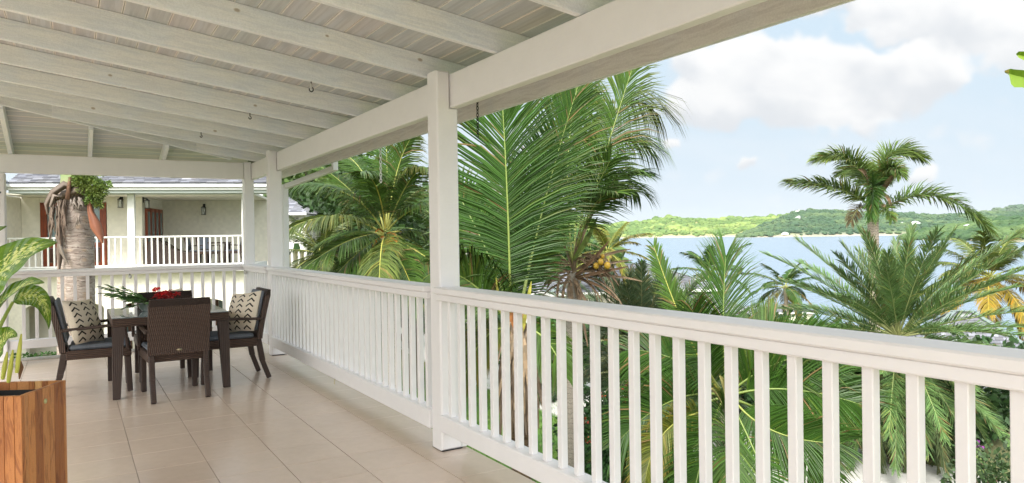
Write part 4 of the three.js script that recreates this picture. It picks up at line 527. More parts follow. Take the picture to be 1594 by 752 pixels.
{ // furniture on the far balcony, placed on its floor
  const B = V(1.56, 0, -25.96), cs = Math.cos(0.349), sn = Math.sin(0.349), W = (x, y, z) => V(B.x + x * cs - z * sn, y, B.z + x * sn + z * cs);
  copyOf(C1, W(1.62, 0.655, -1.6), -0.35 + Math.PI / 2, 'dark armchair on the far balcony, left of its table', 'chairs on the far balcony');
  copyOf(C3, W(2.1, 0.655, -1.1), -0.35 + Math.PI, 'dark armchair on the far balcony, back to the rail', 'chairs on the far balcony');
  copyOf(C2, W(2.85, 0.655, -1.6), -0.35 - Math.PI / 2, 'dark armchair on the far balcony, right of its table', 'chairs on the far balcony');
  const t = thing('balcony_table', 'small dark square table between chairs on the far balcony', 'table', W(2.25, 0.655, -1.75), -0.349); mesh('tabletop', boxGeo(0.8, 0.05, 0.8, 0.006, { g: 0, s: 0.08 }), M.wicker, t, [0, 0.72, 0]); for (const a of [-1, 1]) for (const b of [-1, 1]) mesh('leg', boxGeo(0.07, 0.69, 0.07, 0.006, { g: 1, s: 0.08 }), M.leg, t, [a * 0.35, 0.348, b * 0.35]);
  const s = thing('wicker_lounge', 'dark wicker lounge with sloping back on the far balcony', 'sofa', W(0.75, 0.655, -1.5), -0.349);
  const sh = new THREE.Shape(); sh.moveTo(-0.55, 0.05); sh.lineTo(0.95, 0.05); sh.lineTo(0.97, 0.36); sh.bezierCurveTo(0.6, 0.40, 0.3, 0.42, 0.05, 0.62); sh.bezierCurveTo(-0.2, 0.85, -0.45, 0.9, -0.55, 0.7); sh.closePath(); const eg = new THREE.ExtrudeGeometry(sh, { depth: 0.7, bevelEnabled: true, bevelSize: 0.02, bevelThickness: 0.02, bevelSegments: 2, curveSegments: 10 }); mesh('body', eg, M.leg, s, [0, 0, -0.35]); for (const [x, z] of [[-0.5, -0.3], [-0.5, 0.3], [0.9, -0.3], [0.9, 0.3]]) mesh('foot', boxGeo(0.05, 0.05, 0.05, 0.004), M.leg, s, [x, 0.026, z]);
}
{ // planter of upright acacia staves
  const u = V(0.169, 0, -0.325).normalize(), w = V(-u.z, 0, u.x); const ang = Math.atan2(-w.z, w.x); const c = V(-0.213, 0, -3.97).addScaledVector(w, -0.185).addScaledVector(u, 0.185);
  const t = thing('wooden_planter', 'square planter of upright brown wooden staves at lower left', 'planter', c, ang); const H = 0.72, A = 0.185, r = rng(9);
  const tones = [[0.85, 0.60, 0.36], [0.72, 0.47, 0.26], [0.91, 0.70, 0.45], [0.64, 0.40, 0.21], [0.82, 0.56, 0.32], [0.78, 0.54, 0.32]];
  const mats = tones.map((q, k) => { const a = tileNoise(60 + k, 7, 40), b = tileNoise(70 + k, 20, 160), d = tileNoise(80 + k, 3, 3); return S({ map: tex(256, 256, (x, y) => { const yy = y + 0.05 * (d(x, y) - 0.5) * 2; const g = 0.55 * a(x, yy) + 0.45 * b(x, yy); let cc = mix3(q, [q[0] * 0.80, q[1] * 0.73, q[2] * 0.66], sstep(0.45, 0.85, g)); const kn = Math.hypot((x - 0.3 - 0.1 * k) * 1.2, (y - 0.4) * 2.2); cc = mix3(cc, [0.22, 0.11, 0.06], 0.7 * sstep(0.035, 0.012, kn)); const f = 0.95 + 0.1 * nC(x, y); return [cc[0] * f, cc[1] * f, cc[2] * f]; }), roughness: 0.45, bumpMap: washBump, bumpScale: 0.0008 }); });
  for (let side = 0; side < 4; side++) { const len = side % 2 ? 2 * A - 0.044 : 2 * A; let s = -len / 2; while (s < len / 2 - 0.004) { let ww = 0.024 + 0.042 * r(); if (len / 2 - s - ww < 0.018) ww = len / 2 - s; const mid = s + ww / 2; const g = boxGeo(side % 2 ? 0.021 : ww - 0.0012, H + (r() - 0.5) * 0.0015, side % 2 ? ww - 0.0012 : 0.021, 0.0016, { g: 1, s: 0.6, off: [r() * 9, r() * 9] }); const q = A - 0.0105; mesh('stave', g, mats[Math.floor(r() * 6)], t, side === 0 ? [mid, H / 2 + 0.01, q] : side === 2 ? [mid, H / 2 + 0.01, -q] : side === 1 ? [q, H / 2 + 0.01, mid] : [-q, H / 2 + 0.01, mid]); s += ww; } }
  mesh('liner', boxGeo(2 * A - 0.046, 0.3, 2 * A - 0.046, 0.002), S({ color: lin(0.02, 0.021, 0.022), roughness: 0.5 }), t, [0, 0.44, 0]);
  const lw = [[2 * A - 0.046, 0.004, 0, A - 0.026], [2 * A - 0.046, 0.004, 0, -A + 0.026], [0.004, 2 * A - 0.056, A - 0.026, 0], [0.004, 2 * A - 0.056, -A + 0.026, 0]]; for (const [a, b, x, z] of lw) mesh('liner_wall', boxGeo(a, 0.1, b, 0.001), S({ color: lin(0.025, 0.026, 0.027), roughness: 0.4 }), t, [x, 0.642, z]);
  const sg = new THREE.PlaneGeometry(2 * A - 0.056, 2 * A - 0.056, 20, 20); sg.rotateX(-Math.PI / 2); for (let k = 0; k < sg.attributes.position.count; k++) sg.attributes.position.setY(k, 0.012 * n3(sg.attributes.position.getX(k) * 30, sg.attributes.position.getZ(k) * 30, 2)); sg.computeVertexNormals(); mesh('soil', sg, M.soil, t, [0, 0.622, 0]);
  const k = new MB(); k.tube([V(0, 0, 0), V(0.0025, 0, 0)], 0.0125, 20); const st = k.build('round_sticker', S({ color: lin(0.62, 0.62, 0.30), roughness: 0.5 }), t); st.position.set(A + 0.0008, 0.665, 0.0);
}
{ // variegated plant in the planter
  const base = V(-0.213, 0.63, -3.97).addScaledVector(V(0.887, 0, 0.461), -0.25).addScaledVector(V(0.461, 0, -0.887), 0.16);
  const t = thing('dumb_cane_plant', 'dumb cane plant with big cream veined green leaves in the wooden planter', 'plant', base); const r = rng(21);
  const lt = tex(256, 512, (u, v) => { const x = Math.abs(u - 0.5) * 2, vein = Math.abs(((v * 11 - x * 1.7) % 1 + 1) % 1 - 0.5) * 2, wob = nA(u, v) * 0.5 + nB(u * 2, v * 2) * 0.5; let c = mix3([0.29, 0.45, 0.05], [0.43, 0.57, 0.09], nB(u, v)); const mott = sstep(0.45, 0.62, wob + 0.3 * (0.62 - x) - 0.2 * (1 - vein)) * sstep(0.82, 0.45, x) * sstep(0.03, 0.15, v) * sstep(0.97, 0.8, v); c = mix3(c, [0.93, 0.93, 0.62], 0.9 * mott); c = mix3(c, [0.74, 0.82, 0.38], 0.9 * sstep(0.05, 0.02, x)); c = mix3(c, [0.34, 0.48, 0.06], 0.5 * sstep(0.75, 1, vein) * (1 - mott)); return c; });
  const lm = new THREE.MeshPhysicalMaterial({ map: lt, roughness: 0.38, transmission: 0.3, thickness: 0, side: THREE.DoubleSide, bumpMap: tex(128, 256, (u, v) => { const x = Math.abs(u - 0.5) * 2; return Math.abs(((v * 11 - x * 1.7) % 1 + 1) % 1 - 0.5) * 2; }, false), bumpScale: 0.004 });
  const Dp = (px, py, d) => at(px, py, d).sub(base); const D = base.dot(FWD) ;
  const leaf = (a, b, c, wid, nrm, fold = 0.25, pet = null) => { const NS = 18, NW = 8, p = [], uv = [], ix = []; for (let k = 0; k <= NS; k++) { const s = k / NS, q = bez(a, b, c, s), T = bez(a, b, c, Math.min(1, s + 0.01)).sub(bez(a, b, c, Math.max(0, s - 0.01))).normalize(), Sd = T.clone().cross(nrm).normalize(), N = Sd.clone().cross(T); const w = wid * Math.pow(Math.sin(Math.PI * Math.pow(s, 0.72)), 0.85) * (1 - 0.25 * s) + 0.001; for (let j = 0; j <= NW; j++) { const x = j / NW * 2 - 1, wv = 0.06 * wid * Math.sin(s * 22 + x * 3) * Math.abs(x); const o = q.clone().addScaledVector(Sd, x * w).addScaledVector(N, fold * w * Math.abs(x) + wv); p.push(o.x, o.y, o.z); uv.push(j / NW, s); } } for (let k = 0; k < NS; k++) for (let j = 0; j < NW; j++) { const q = k * (NW + 1) + j; ix.push(q, q + 1, q + NW + 1, q + 1, q + NW + 2, q + NW + 1); } const g = new THREE.BufferGeometry(); g.setAttribute('position', new THREE.Float32BufferAttribute(p, 3)); g.setAttribute('uv', new THREE.Float32BufferAttribute(uv, 2)); g.setIndex(ix); g.computeVertexNormals(); const m = mesh('leaf', g, lm, t); if (pet) { const s = new MB(); s.tube([0, 0.25, 0.5, 0.75, 1].map(k => bez(pet[0], pet[1], a, k)), k => 0.011 - 0.004 * k, 8, { col: [0.32, 0.42, 0.08] }); s.build('leaf_stalk', M.rib, m); } return m; };
  const st = V(0, 0.26, 0.0), cam = FWD.clone().multiplyScalar(-1), nUp = UP.clone().multiplyScalar(0.75).addScaledVector(cam, 0.65).normalize(), nCam = cam.clone().addScaledVector(UP, 0.35).normalize();
  leaf(Dp(-42, 492, D), Dp(5, 385, D - 0.12), Dp(89, 377, D - 0.2), 0.105, nCam, 0.2, [st.clone(), Dp(-45, 540, D)]);
  leaf(Dp(-32, 535, D - 0.05), Dp(15, 432, D - 0.12), Dp(69, 440, D - 0.22), 0.075, nUp, 0.25, [st.clone(), Dp(-28, 560, D)]);
  leaf(Dp(20, 470, D + 0.1), Dp(76, 438, D + 0.1), Dp(76, 513, D + 0.02), 0.055, nCam, 0.3, [st.clone(), Dp(2, 500, D + 0.1)]);
  leaf(Dp(-12, 566, D), Dp(8, 508, D - 0.05), Dp(27, 524, D - 0.14), 0.06, nCam, 0.3, [st.clone().multiplyScalar(0.8), Dp(0, 575, D)]);
  leaf(Dp(-60, 470, D + 0.05), Dp(-40, 370, D + 0.1), Dp(10, 352, D + 0.05), 0.09, nUp, 0.2, [st.clone(), Dp(-50, 520, D)]);
  leaf(Dp(-60, 540, D), Dp(-110, 480, D), Dp(-160, 520, D), 0.09, nUp, 0.25, [st.clone(), Dp(-40, 550, D)]);
  leaf(Dp(-40, 480, D + 0.2), Dp(-70, 400, D + 0.35), Dp(-120, 400, D + 0.45), 0.09, nUp, 0.25, [st.clone(), Dp(-30, 520, D + 0.1)]);
  leaf(Dp(-50, 560, D - 0.1), Dp(-70, 540, D - 0.25), Dp(-80, 580, D - 0.35), 0.07, nUp, 0.25, [st.clone().multiplyScalar(0.7), Dp(-20, 570, D - 0.05)]);
  const m = new MB(); m.tube([V(0.01, -0.012, 0), V(0, 0.07, 0), V(-0.01, 0.16, 0.0), V(-0.015, 0.28, 0)], (k, i) => 0.026 - 0.004 * k, 14, { colf: (k) => [0.24, 0.24, 0.10] }); m.build('stem', M.solid, t);
  for (let k = 0; k < 7; k++) { const y = 0.01 + k * 0.024, q = new MB(); q.tube([V(0, y, 0), V(0, y + 0.006, 0)], [0.0275, 0.0268], 14, { col: [0.48, 0.42, 0.26] }); q.build('leaf_scar', M.solid, t).position.x = 0.008 - k * 0.003; }
  for (const [x, y, h, l] of [[17, 590, 545, 0.35], [30, 575, 520, 0.3], [8, 585, 548, 0.32]]) { const a = Dp(x - 4, y + 5, D - 0.02), b = Dp(x + 3, h, D - 0.05), q = new MB(); q.tube([a, a.clone().lerp(b, 0.4), a.clone().lerp(b, 0.75), b], [0.008, 0.0105, 0.008, 0.003], 8, { col: [0.52, 0.55, 0.10] }); q.build('stalk_sheath', M.rib, t); }
  { const q = new MB(), a = Dp(27, 555, D + 0.02), b = Dp(30, 590, D + 0.02); q.tube([a, a.clone().lerp(b, 0.5).add(V(0.01, 0, 0)), b], [0.006, 0.012, 0.003], 6, { col: [0.22, 0.11, 0.05] }); q.build('dry_sheath', M.solid, t); }
}
// ------------------------------------------------------------ palms
const vary = (c, r, a = 0.25) => { const f = 0.84 - a + 2 * a * r(), h = (r() - 0.5) * 0.3 * a; return [c[0] * f * (1 + h), c[1] * f, c[2] * f * (1 - h)]; };
const GREEN = { coco: [0.076, 0.152, 0.023], deep: [0.050, 0.122, 0.017], date: [0.155, 0.27, 0.085], royal: [0.12, 0.20, 0.042], yell: [0.17, 0.20, 0.03], gold: [0.36, 0.27, 0.035], olive: [0.125, 0.175, 0.034] };
// one feather frond: base, control, tip in metres; leaflets either side; hint = side the frond faces
function frond(parent, a, b, c, o) {
  let { n = 70, len = 0.9, w = 0.017, hint = null, sag = 0.5, col = GREEN.coco, tip = null, rib = [0.30, 0.34, 0.07], r, start = 0.14, fwd0 = 1.15, fwd1 = 0.42, vee = 0.25, prof = null, jit = 0.12, ribR = 0.022, plume = 0, name = 'frond', gaps = 0.02, mat = M.palmLeaf } = o;
  const seedN = r() * 90; n = Math.round(n * (o.dense || 1.45)); w *= (o.slim || 0.68);
  const m = new MB();
  for (let k = 0; k < n; k++) for (const q of [-1, 1]) {
    if (r() < gaps || n3(k * 0.19 + q * 40 + seedN, seedN * 3.3, 0.5) > 0.52) continue;
    const s = clamp(start + (1 - start) * (k + (r() - 0.5) * 0.5) / (n - 1), 0, 1), p = bez(a, b, c, s), T = bez(a, b, c, Math.min(1, s + 0.02)).sub(bez(a, b, c, Math.max(0, s - 0.02))).normalize();
    const h = hint ? hint : UP; let Sd = T.clone().cross(h); if (Sd.lengthSq() < 1e-4) Sd = T.clone().cross(V(0.3, 0.2, 0.9)); Sd.normalize(); const N = Sd.clone().cross(T).normalize(); const t = clamp((s - start) / (1 - start));
    const l = len * (prof ? prof(t) : (0.35 + 1.0 * Math.pow(Math.sin(Math.PI * clamp(0.10 + 0.82 * t)), 0.7)) / 1.35) * (0.88 + 0.24 * r()) * (r() < 0.06 ? 0.7 : 1); const fa = lerp(fwd0, fwd1, Math.pow(t, o.fexp || 1.2)) + (r() - 0.5) * jit;
    const pl = plume ? (r() - 0.5) * plume : 0; const lift = vee + (r() - 0.5) * jit + pl;
    const d = T.clone().multiplyScalar(Math.cos(fa)).addScaledVector(Sd, q * Math.sin(fa) * Math.cos(lift)).addScaledVector(N, Math.sin(fa) * Math.sin(lift)).normalize();
    const bent = r() < 0.09; const sg = sag * (0.7 + 0.6 * r()) + (bent ? 0.9 * r() : 0); const d2 = d.clone().add(V(0, -sg * 0.55, 0)).normalize(), d3 = d.clone().add(V(0, -sg * 1.3, 0)).normalize();
    const p1 = p.clone().addScaledVector(d, l * 0.34), p2 = p1.clone().addScaledVector(d2, l * 0.36), p3 = p2.clone().addScaledVector(d3, l * 0.30);
    let wd = T.clone().addScaledVector(d, -T.dot(d)); wd.normalize(); const bin = d.clone().cross(wd); const tw = (r() - 0.5) * 0.9 + 0.25 * q; wd.multiplyScalar(Math.cos(tw)).addScaledVector(bin, Math.sin(tw)); const ww = w * (0.75 + 0.5 * r());
    const rot = r(); const base = rot < 0.03 ? [0.22, 0.15, 0.06] : rot < 0.10 ? vary([col[0] * 1.9, col[1] * 1.35, col[2] * 1.2], r, 0.2) : vary(col, r, 0.3), e = rot > 0.8 ? mix3(base, [0.26, 0.19, 0.07], 0.5 * r()) : tip ? mix3(base, tip, clamp(0.25 + 0.9 * r() * t + (r() < 0.15 ? 0.4 : 0))) : base; const nn = bin.clone().multiplyScalar(Math.cos(tw)).addScaledVector(wd, 0);
    const up = nn.clone().normalize(), fo = 0.55 * ww; const I = [[p, 0.55, base], [p1, 1, base], [p2, 0.85, mix3(base, e, 0.5)]].map(([x, f, cc]) => { const na = up.clone().addScaledVector(wd, 0.6).normalize(), nb = up.clone().addScaledVector(wd, -0.6).normalize(), L = x.clone().addScaledVector(wd, ww * f).addScaledVector(up, fo * f), R = x.clone().addScaledVector(wd, -ww * f).addScaledVector(up, fo * f); return [m.v(L, nb, 0, 0, cc), m.v(x, nb, 0.5, 0, cc), m.v(x, na, 0.5, 0, cc), m.v(R, na, 1, 0, cc)]; }); const T3 = m.v(p3, up, 0.5, 1, e);
    for (let j = 0; j < 2; j++) { const A = I[j], B = I[j + 1]; m.i.push(A[0], A[1], B[1], A[0], B[1], B[0], A[2], A[3], B[3], A[2], B[3], B[2]); } m.i.push(I[2][0], I[2][1], T3, I[2][2], I[2][3], T3);
  }
  const f = m.build(name, mat, parent); const q = new MB(), pts = []; for (let k = 0; k <= 12; k++) pts.push(bez(a, b, c, k / 12)); q.tube(pts, k => 0.75 * ribR * (1.15 - 0.95 * Math.pow(k, 0.7)) + 0.002, 6, { colf: k => mix3(rib, mix3(rib, col, 0.45), Math.pow(k, 0.7)), sq: 0.7 }); q.build('midrib', M.rib, f); return f;
}
function trunk(parent, from, to, r0, r1, mat, o = {}) { // in the palm's own frame
  const { bend = V(0, 0, 0), rings = 0.012, step = 0.09, seg = 14, name = 'trunk' } = o; const L = from.distanceTo(to), n = Math.max(8, Math.round(L / step * 2)), pts = [], mid = from.clone().lerp(to, 0.5).add(bend); for (let k = 0; k <= n; k++) pts.push(bez(from, mid, to, k / n)); const m = new MB(); m.tube(pts, (s, k) => lerp(r0, r1, Math.pow(s, 0.6)) + (s < 0.08 ? (0.08 - s) * 1.2 * r0 : 0) + (k % 2 ? rings : 0) * (0.7 + 0.6 * n3(k * 0.7, r0 * 50, 1)), seg, { vs: 0.8, us: 1 }); return m.build(name, mat, parent);
}
function rel(px, py, d, o) { return at(px, py, d).sub(o); }
const camN = FWD.clone().multiplyScalar(-1);
function crown(t, o) { // fronds all round: inner ones stand, outer ones hang
  const { N = 18, L = 3, r, el0 = 1.35, el1 = -0.55, droop = 0.75, spin = 0 } = o;
  for (let k = 0; k < N; k++) { const f = (k + 0.5) / N, az = k * 2.39996 + spin + (r() - 0.5) * 0.3, el = lerp(el0, el1, Math.pow(f, 0.9)) + (r() - 0.5) * 0.15, l = L * (f < 0.15 ? 0.75 : 1) * (0.88 + 0.24 * r()); const h = V(Math.cos(az), 0, Math.sin(az)); const d = h.clone().multiplyScalar(Math.cos(el)).add(V(0, Math.sin(el), 0)); const a = (o.heart || V(0, 0, 0)).clone().addScaledVector(d, 0.06); const b = a.clone().addScaledVector(d, l * 0.52); const e2 = el - droop * (0.55 + 0.6 * f) * (0.9 + 0.2 * r()); const c = b.clone().addScaledVector(h, l * 0.5 * Math.cos(e2)).add(V(0, l * 0.5 * Math.sin(e2), 0)); const ex = o.each ? o.each(f, r) : {}; frond(t, a, b, c, { r, ...o.f, ...ex, hint: el > 1.15 ? h.clone().multiplyScalar(-1) : null }); }
}
function nuts(t, list, col) { for (const [p, s] of list) { const g = new THREE.SphereGeometry(1, 12, 9); const m = mesh('coconut', g, S({ color: lin(...col), roughness: 0.5 }), t, p); m.scale.set(s * 0.85, s, s * 0.85); } }
function strips(t, name, list, r, col, mat = M.dry) { // dry hanging blades and sheaths: [a, b, c, width]
  for (const [a, b, c, w] of list) { const m = new MB(); let prev = null; for (let k = 0; k <= 10; k++) { const s = k / 10, p = bez(a, b, c, s), T = bez(a, b, c, Math.min(1, s + 0.03)).sub(bez(a, b, c, Math.max(0, s - 0.03))).normalize(); const sd = T.clone().cross(camN).normalize().multiplyScalar(w * Math.pow(Math.sin(Math.PI * clamp(0.12 + 0.86 * s)), 0.6)).applyAxisAngle(T, 0.5 * Math.sin(s * 4 + w * 90)); const fold = T.clone().cross(sd).multiplyScalar(0.55); const cur = [p.clone().add(sd), p.clone().add(fold), p.clone().sub(sd)]; if (prev) { const cc = vary(col, r, 0.3); m.quad(prev[0], prev[1], cur[1], cur[0], null, cc); m.quad(prev[1], prev[2], cur[2], cur[1], null, vary(col, r, 0.3)); } prev = cur; } m.build(name, mat, t); }
}
const TAN = [0.25, 0.175, 0.11], BROWN = [0.17, 0.10, 0.055], GREY = [0.40, 0.34, 0.28];

{ // young coconut palm with tall fronds just right of the big post
  const D = 11, o = at(803, 505, D), r = rng(101), t = thing('coconut_palm', 'young coconut palm with broad upright fronds just right of the big post', 'palm tree', V(o.x, groundY(o.x, o.z) - 0.05, o.z)); const O = t.position, P = (x, y, d = D) => rel(x, y, d, O); const h = P(803, 515);
  trunk(t, V(0.1, 0, 0), h.clone().add(V(0, -0.05, 0)), 0.16, 0.12, M.brownBark, { rings: 0.03, step: 0.14 });
  const F = (a, b, c, k = {}) => frond(t, P(...a), P(...b), P(...c), { r, n: 80, len: 1.12, w: 0.02, col: GREEN.deep, sag: 0.35, hint: camN, rib: [0.27, 0.33, 0.085], ribR: 0.032, vee: 0.12, ...k });
  F([795, 500, D], [793, 310, D - 0.5], [778, 95, D - 0.4], { n: 92, len: 1.3, w: 0.021, fwd0: 1.35, fwd1: 0.38, fexp: 0.85, start: 0.16, sag: 0.28, dense: 1.9 });
  F([808, 500, D], [838, 330, D + 0.4], [895, 150, D + 0.2], { n: 72, len: 1.0, fwd0: 1.15, fwd1: 0.4, fexp: 0.9, sag: 0.3, start: 0.3, dense: 1.6 });
  F([802, 500, D], [830, 420, D + 0.3], [842, 235, D + 0.8], { len: 0.85, start: 0.3, dense: 1.1, sag: 0.3 });
  F([798, 505, D], [770, 400, D + 0.7], [706, 290, D + 1.2], { len: 1.0, sag: 0.7 });
  F([796, 508, D], [740, 430, D - 0.2], [690, 420, D - 0.4], { len: 0.85, sag: 0.9, col: GREEN.coco });
  F([797, 512, D], [750, 500, D + 0.3], [722, 590, D + 0.5], { len: 0.6, sag: 1.1, col: GREEN.olive, tip: [0.30, 0.20, 0.05] });
  F([808, 512, D], [850, 505, D - 0.3], [880, 585, D - 0.5], { len: 0.6, sag: 1.1, col: GREEN.coco });
  F([803, 500, D], [812, 400, D + 1.4], [790, 260, D + 2.2], { len: 0.9 });
  strips(t, 'dry_leaf_base', Array.from({ length: 30 }, () => { const x = 780 + 44 * r(), y = 495 + 70 * r(), dx = (r() - 0.5) * 70, L = 70 + 110 * r(); return [P(x, y, D - 0.1 - 0.1 * r()), P(x + dx * 0.7, y + L * 0.4, D - 0.3), P(x + dx, y + L, D - 0.25), 0.015 + 0.035 * r()]; }), r, [0.21, 0.155, 0.105]);
  strips(t, 'dry_leaf_base', Array.from({ length: 10 }, () => { const x = 788 + 30 * r(), y = 500 + 50 * r(), dx = (r() - 0.5) * 50, L = 60 + 80 * r(); return [P(x, y, D - 0.2), P(x + dx * 0.7, y + L * 0.4, D - 0.35), P(x + dx, y + L, D - 0.3), 0.02 + 0.03 * r()]; }), r, [0.34, 0.25, 0.16]);
  strips(t, 'leaf_stalk_stub', [[[793, 520], [780, 490], [772, 432], 0.035], [[812, 520], [820, 480], [827, 438], 0.035]].map(([a, b, c, w]) => [P(...a, D - 0.2), P(...b, D - 0.3), P(...c, D - 0.25), w]), r, [0.34, 0.32, 0.05]);
  strips(t, 'fibre_sheath', [[[797, 470], [800, 520], [806, 580], 0.14], [[808, 470], [808, 520], [800, 590], 0.12]].map(([a, b, c, w]) => [P(...a, D - 0.05), P(...b, D - 0.22), P(...c, D - 0.2), w]), r, [0.36, 0.15, 0.045]);
}
{ // older coconut palm with slender grey trunk
  const D = 13, o = at(893, 425, D), r = rng(102), t = thing('coconut_palm', 'tall coconut palm with slender grey trunk, yellow nuts and dry brown leaf bases', 'palm tree', V(at(890, 700, D).x, groundY(o.x, o.z) - 0.05, at(890, 700, D).z)); const O = t.position, P = (x, y, d = D) => rel(x, y, d, O); const h = P(893, 425);
  trunk(t, V(0, 0, 0), h.clone().add(V(0, 0.02, 0)), 0.15, 0.12, M.greyBark, { bend: V(-0.12, 0, 0.05), rings: 0.003 });
  const F = (a, b, c, k = {}) => frond(t, P(...a), P(...b), P(...c), { r, n: 76, len: 1.05, w: 0.017, col: GREEN.coco, sag: 0.6, ribR: 0.028, vee: 0.15, rib: [0.33, 0.36, 0.10], hint: camN, ...k });
  F([894, 415, D], [930, 270, D - 0.3], [985, 105, D - 0.2], { len: 0.95, fwd0: 1.1, sag: 0.45, w: 0.018, tip: [0.16, 0.17, 0.05], start: 0.3 });
  F([897, 412, D], [922, 112, D + 0.5], [1012, 168, D + 0.8], { len: 1.6, sag: 1.9, w: 0.015, start: 0.4, hint: null, dense: 1.15, col: GREEN.olive, tip: [0.2, 0.2, 0.06] }); F([897, 412, D], [915, 190, D + 0.2], [1000, 225, D + 0.3], { len: 1.3, sag: 1.7, w: 0.015, start: 0.45, hint: null, dense: 1.0 });
  F([893, 410, D], [905, 230, D + 0.6], [900, 120, D + 1.1], { len: 0.95, sag: 0.5, start: 0.25 });
  F([892, 410, D], [870, 240, D + 0.3], [905, 110, D + 0.6], { len: 0.9, sag: 0.5, start: 0.3, tip: [0.3, 0.22, 0.03] });
  F([896, 415, D], [925, 270, D - 0.4], [985, 272, D - 0.7], { len: 0.85, sag: 0.6, hint: null, dense: 1.0, start: 0.4 });
  F([896, 416, D], [935, 250, D + 0.8], [992, 300, D + 1.4], { len: 0.9, sag: 1.3, hint: null, dense: 0.9, start: 0.45 });
  F([889, 415, D], [840, 360, D + 0.4], [800, 350, D + 0.9], { len: 0.7, sag: 0.8, hint: null, dense: 0.9 });
  F([895, 410, D], [915, 300, D - 0.8], [955, 300, D - 1.4], { len: 0.7, sag: 0.5, hint: null, dense: 0.9, start: 0.45 });
  F([893, 410, D], [905, 330, D - 0.7], [950, 250, D - 1.2], { len: 0.85, sag: 0.6, dense: 0.9, start: 0.35 });
  F([892, 412, D], [866, 310, D - 0.6], [850, 330, D - 1.2], { len: 0.6, sag: 0.7, hint: null, dense: 0.9, start: 0.4 });
  strips(t, 'dry_leaf_base', [[[890, 425], [930, 395], [982, 388], 0.05], [[896, 430], [925, 410], [985, 405], 0.045], [[898, 430], [950, 425], [1000, 438], 0.04], [[897, 432], [940, 425], [972, 480], 0.035], [[893, 420], [903, 360], [925, 330], 0.06], [[892, 425], [896, 380], [905, 350], 0.05], [[888, 425], [862, 410], [850, 440], 0.06], [[886, 428], [865, 425], [868, 470], 0.05], [[892, 432], [900, 450], [925, 490], 0.05], [[895, 432], [915, 430], [938, 470], 0.04], [[888, 430], [872, 440], [876, 500], 0.05], [[893, 436], [903, 470], [915, 540], 0.05], [[890, 436], [884, 455], [893, 480], 0.08], [[896, 436], [905, 450], [902, 480], 0.07], [[892, 424], [884, 390], [872, 372], 0.045]].map(([a, b, c, w]) => [P(...a, D - 0.12), P(...b, D - 0.3), P(...c, D - 0.35), 0.62 * w]), r, TAN);
  strips(t, 'fibre_tatter', Array.from({ length: 34 }, () => { const x = 872 + 42 * r(), y = 395 + 45 * r(), s = x < 893 ? -1 : 1, L = 20 + 55 * r(); return [P(x, y, D - 0.2), P(x + s * L * 0.5, y - 12 * r(), D - 0.35), P(x + s * L * (0.6 + 0.3 * r()), y + 4 + 34 * r(), D - 0.3), 0.012 + 0.02 * r()]; }), r, [0.20, 0.135, 0.08]);
  strips(t, 'dark_spathe', [[[896, 428], [925, 405], [948, 375], 0.035], [[896, 432], [930, 425], [978, 415], 0.03], [[898, 434], [935, 440], [962, 468], 0.025]].map(([a, b, c, w]) => [P(...a, D - 0.2), P(...b, D - 0.45), P(...c, D - 0.5), w]), r, BROWN);
  strips(t, 'flower_spathe', [[[892, 405], [912, 380], [930, 338], 0.05]].map(([a, b, c, w]) => [P(...a, D - 0.2), P(...b, D - 0.45), P(...c, D - 0.5), w]), r, [0.16, 0.22, 0.05]);
  nuts(t, [[P(945.5, 413.5, D - 0.5), 0.068], [P(935, 408, D - 0.45), 0.062], [P(928, 414, D - 0.4), 0.06], [P(938, 399, D - 0.35), 0.045]], [0.46, 0.28, 0.03]);
}
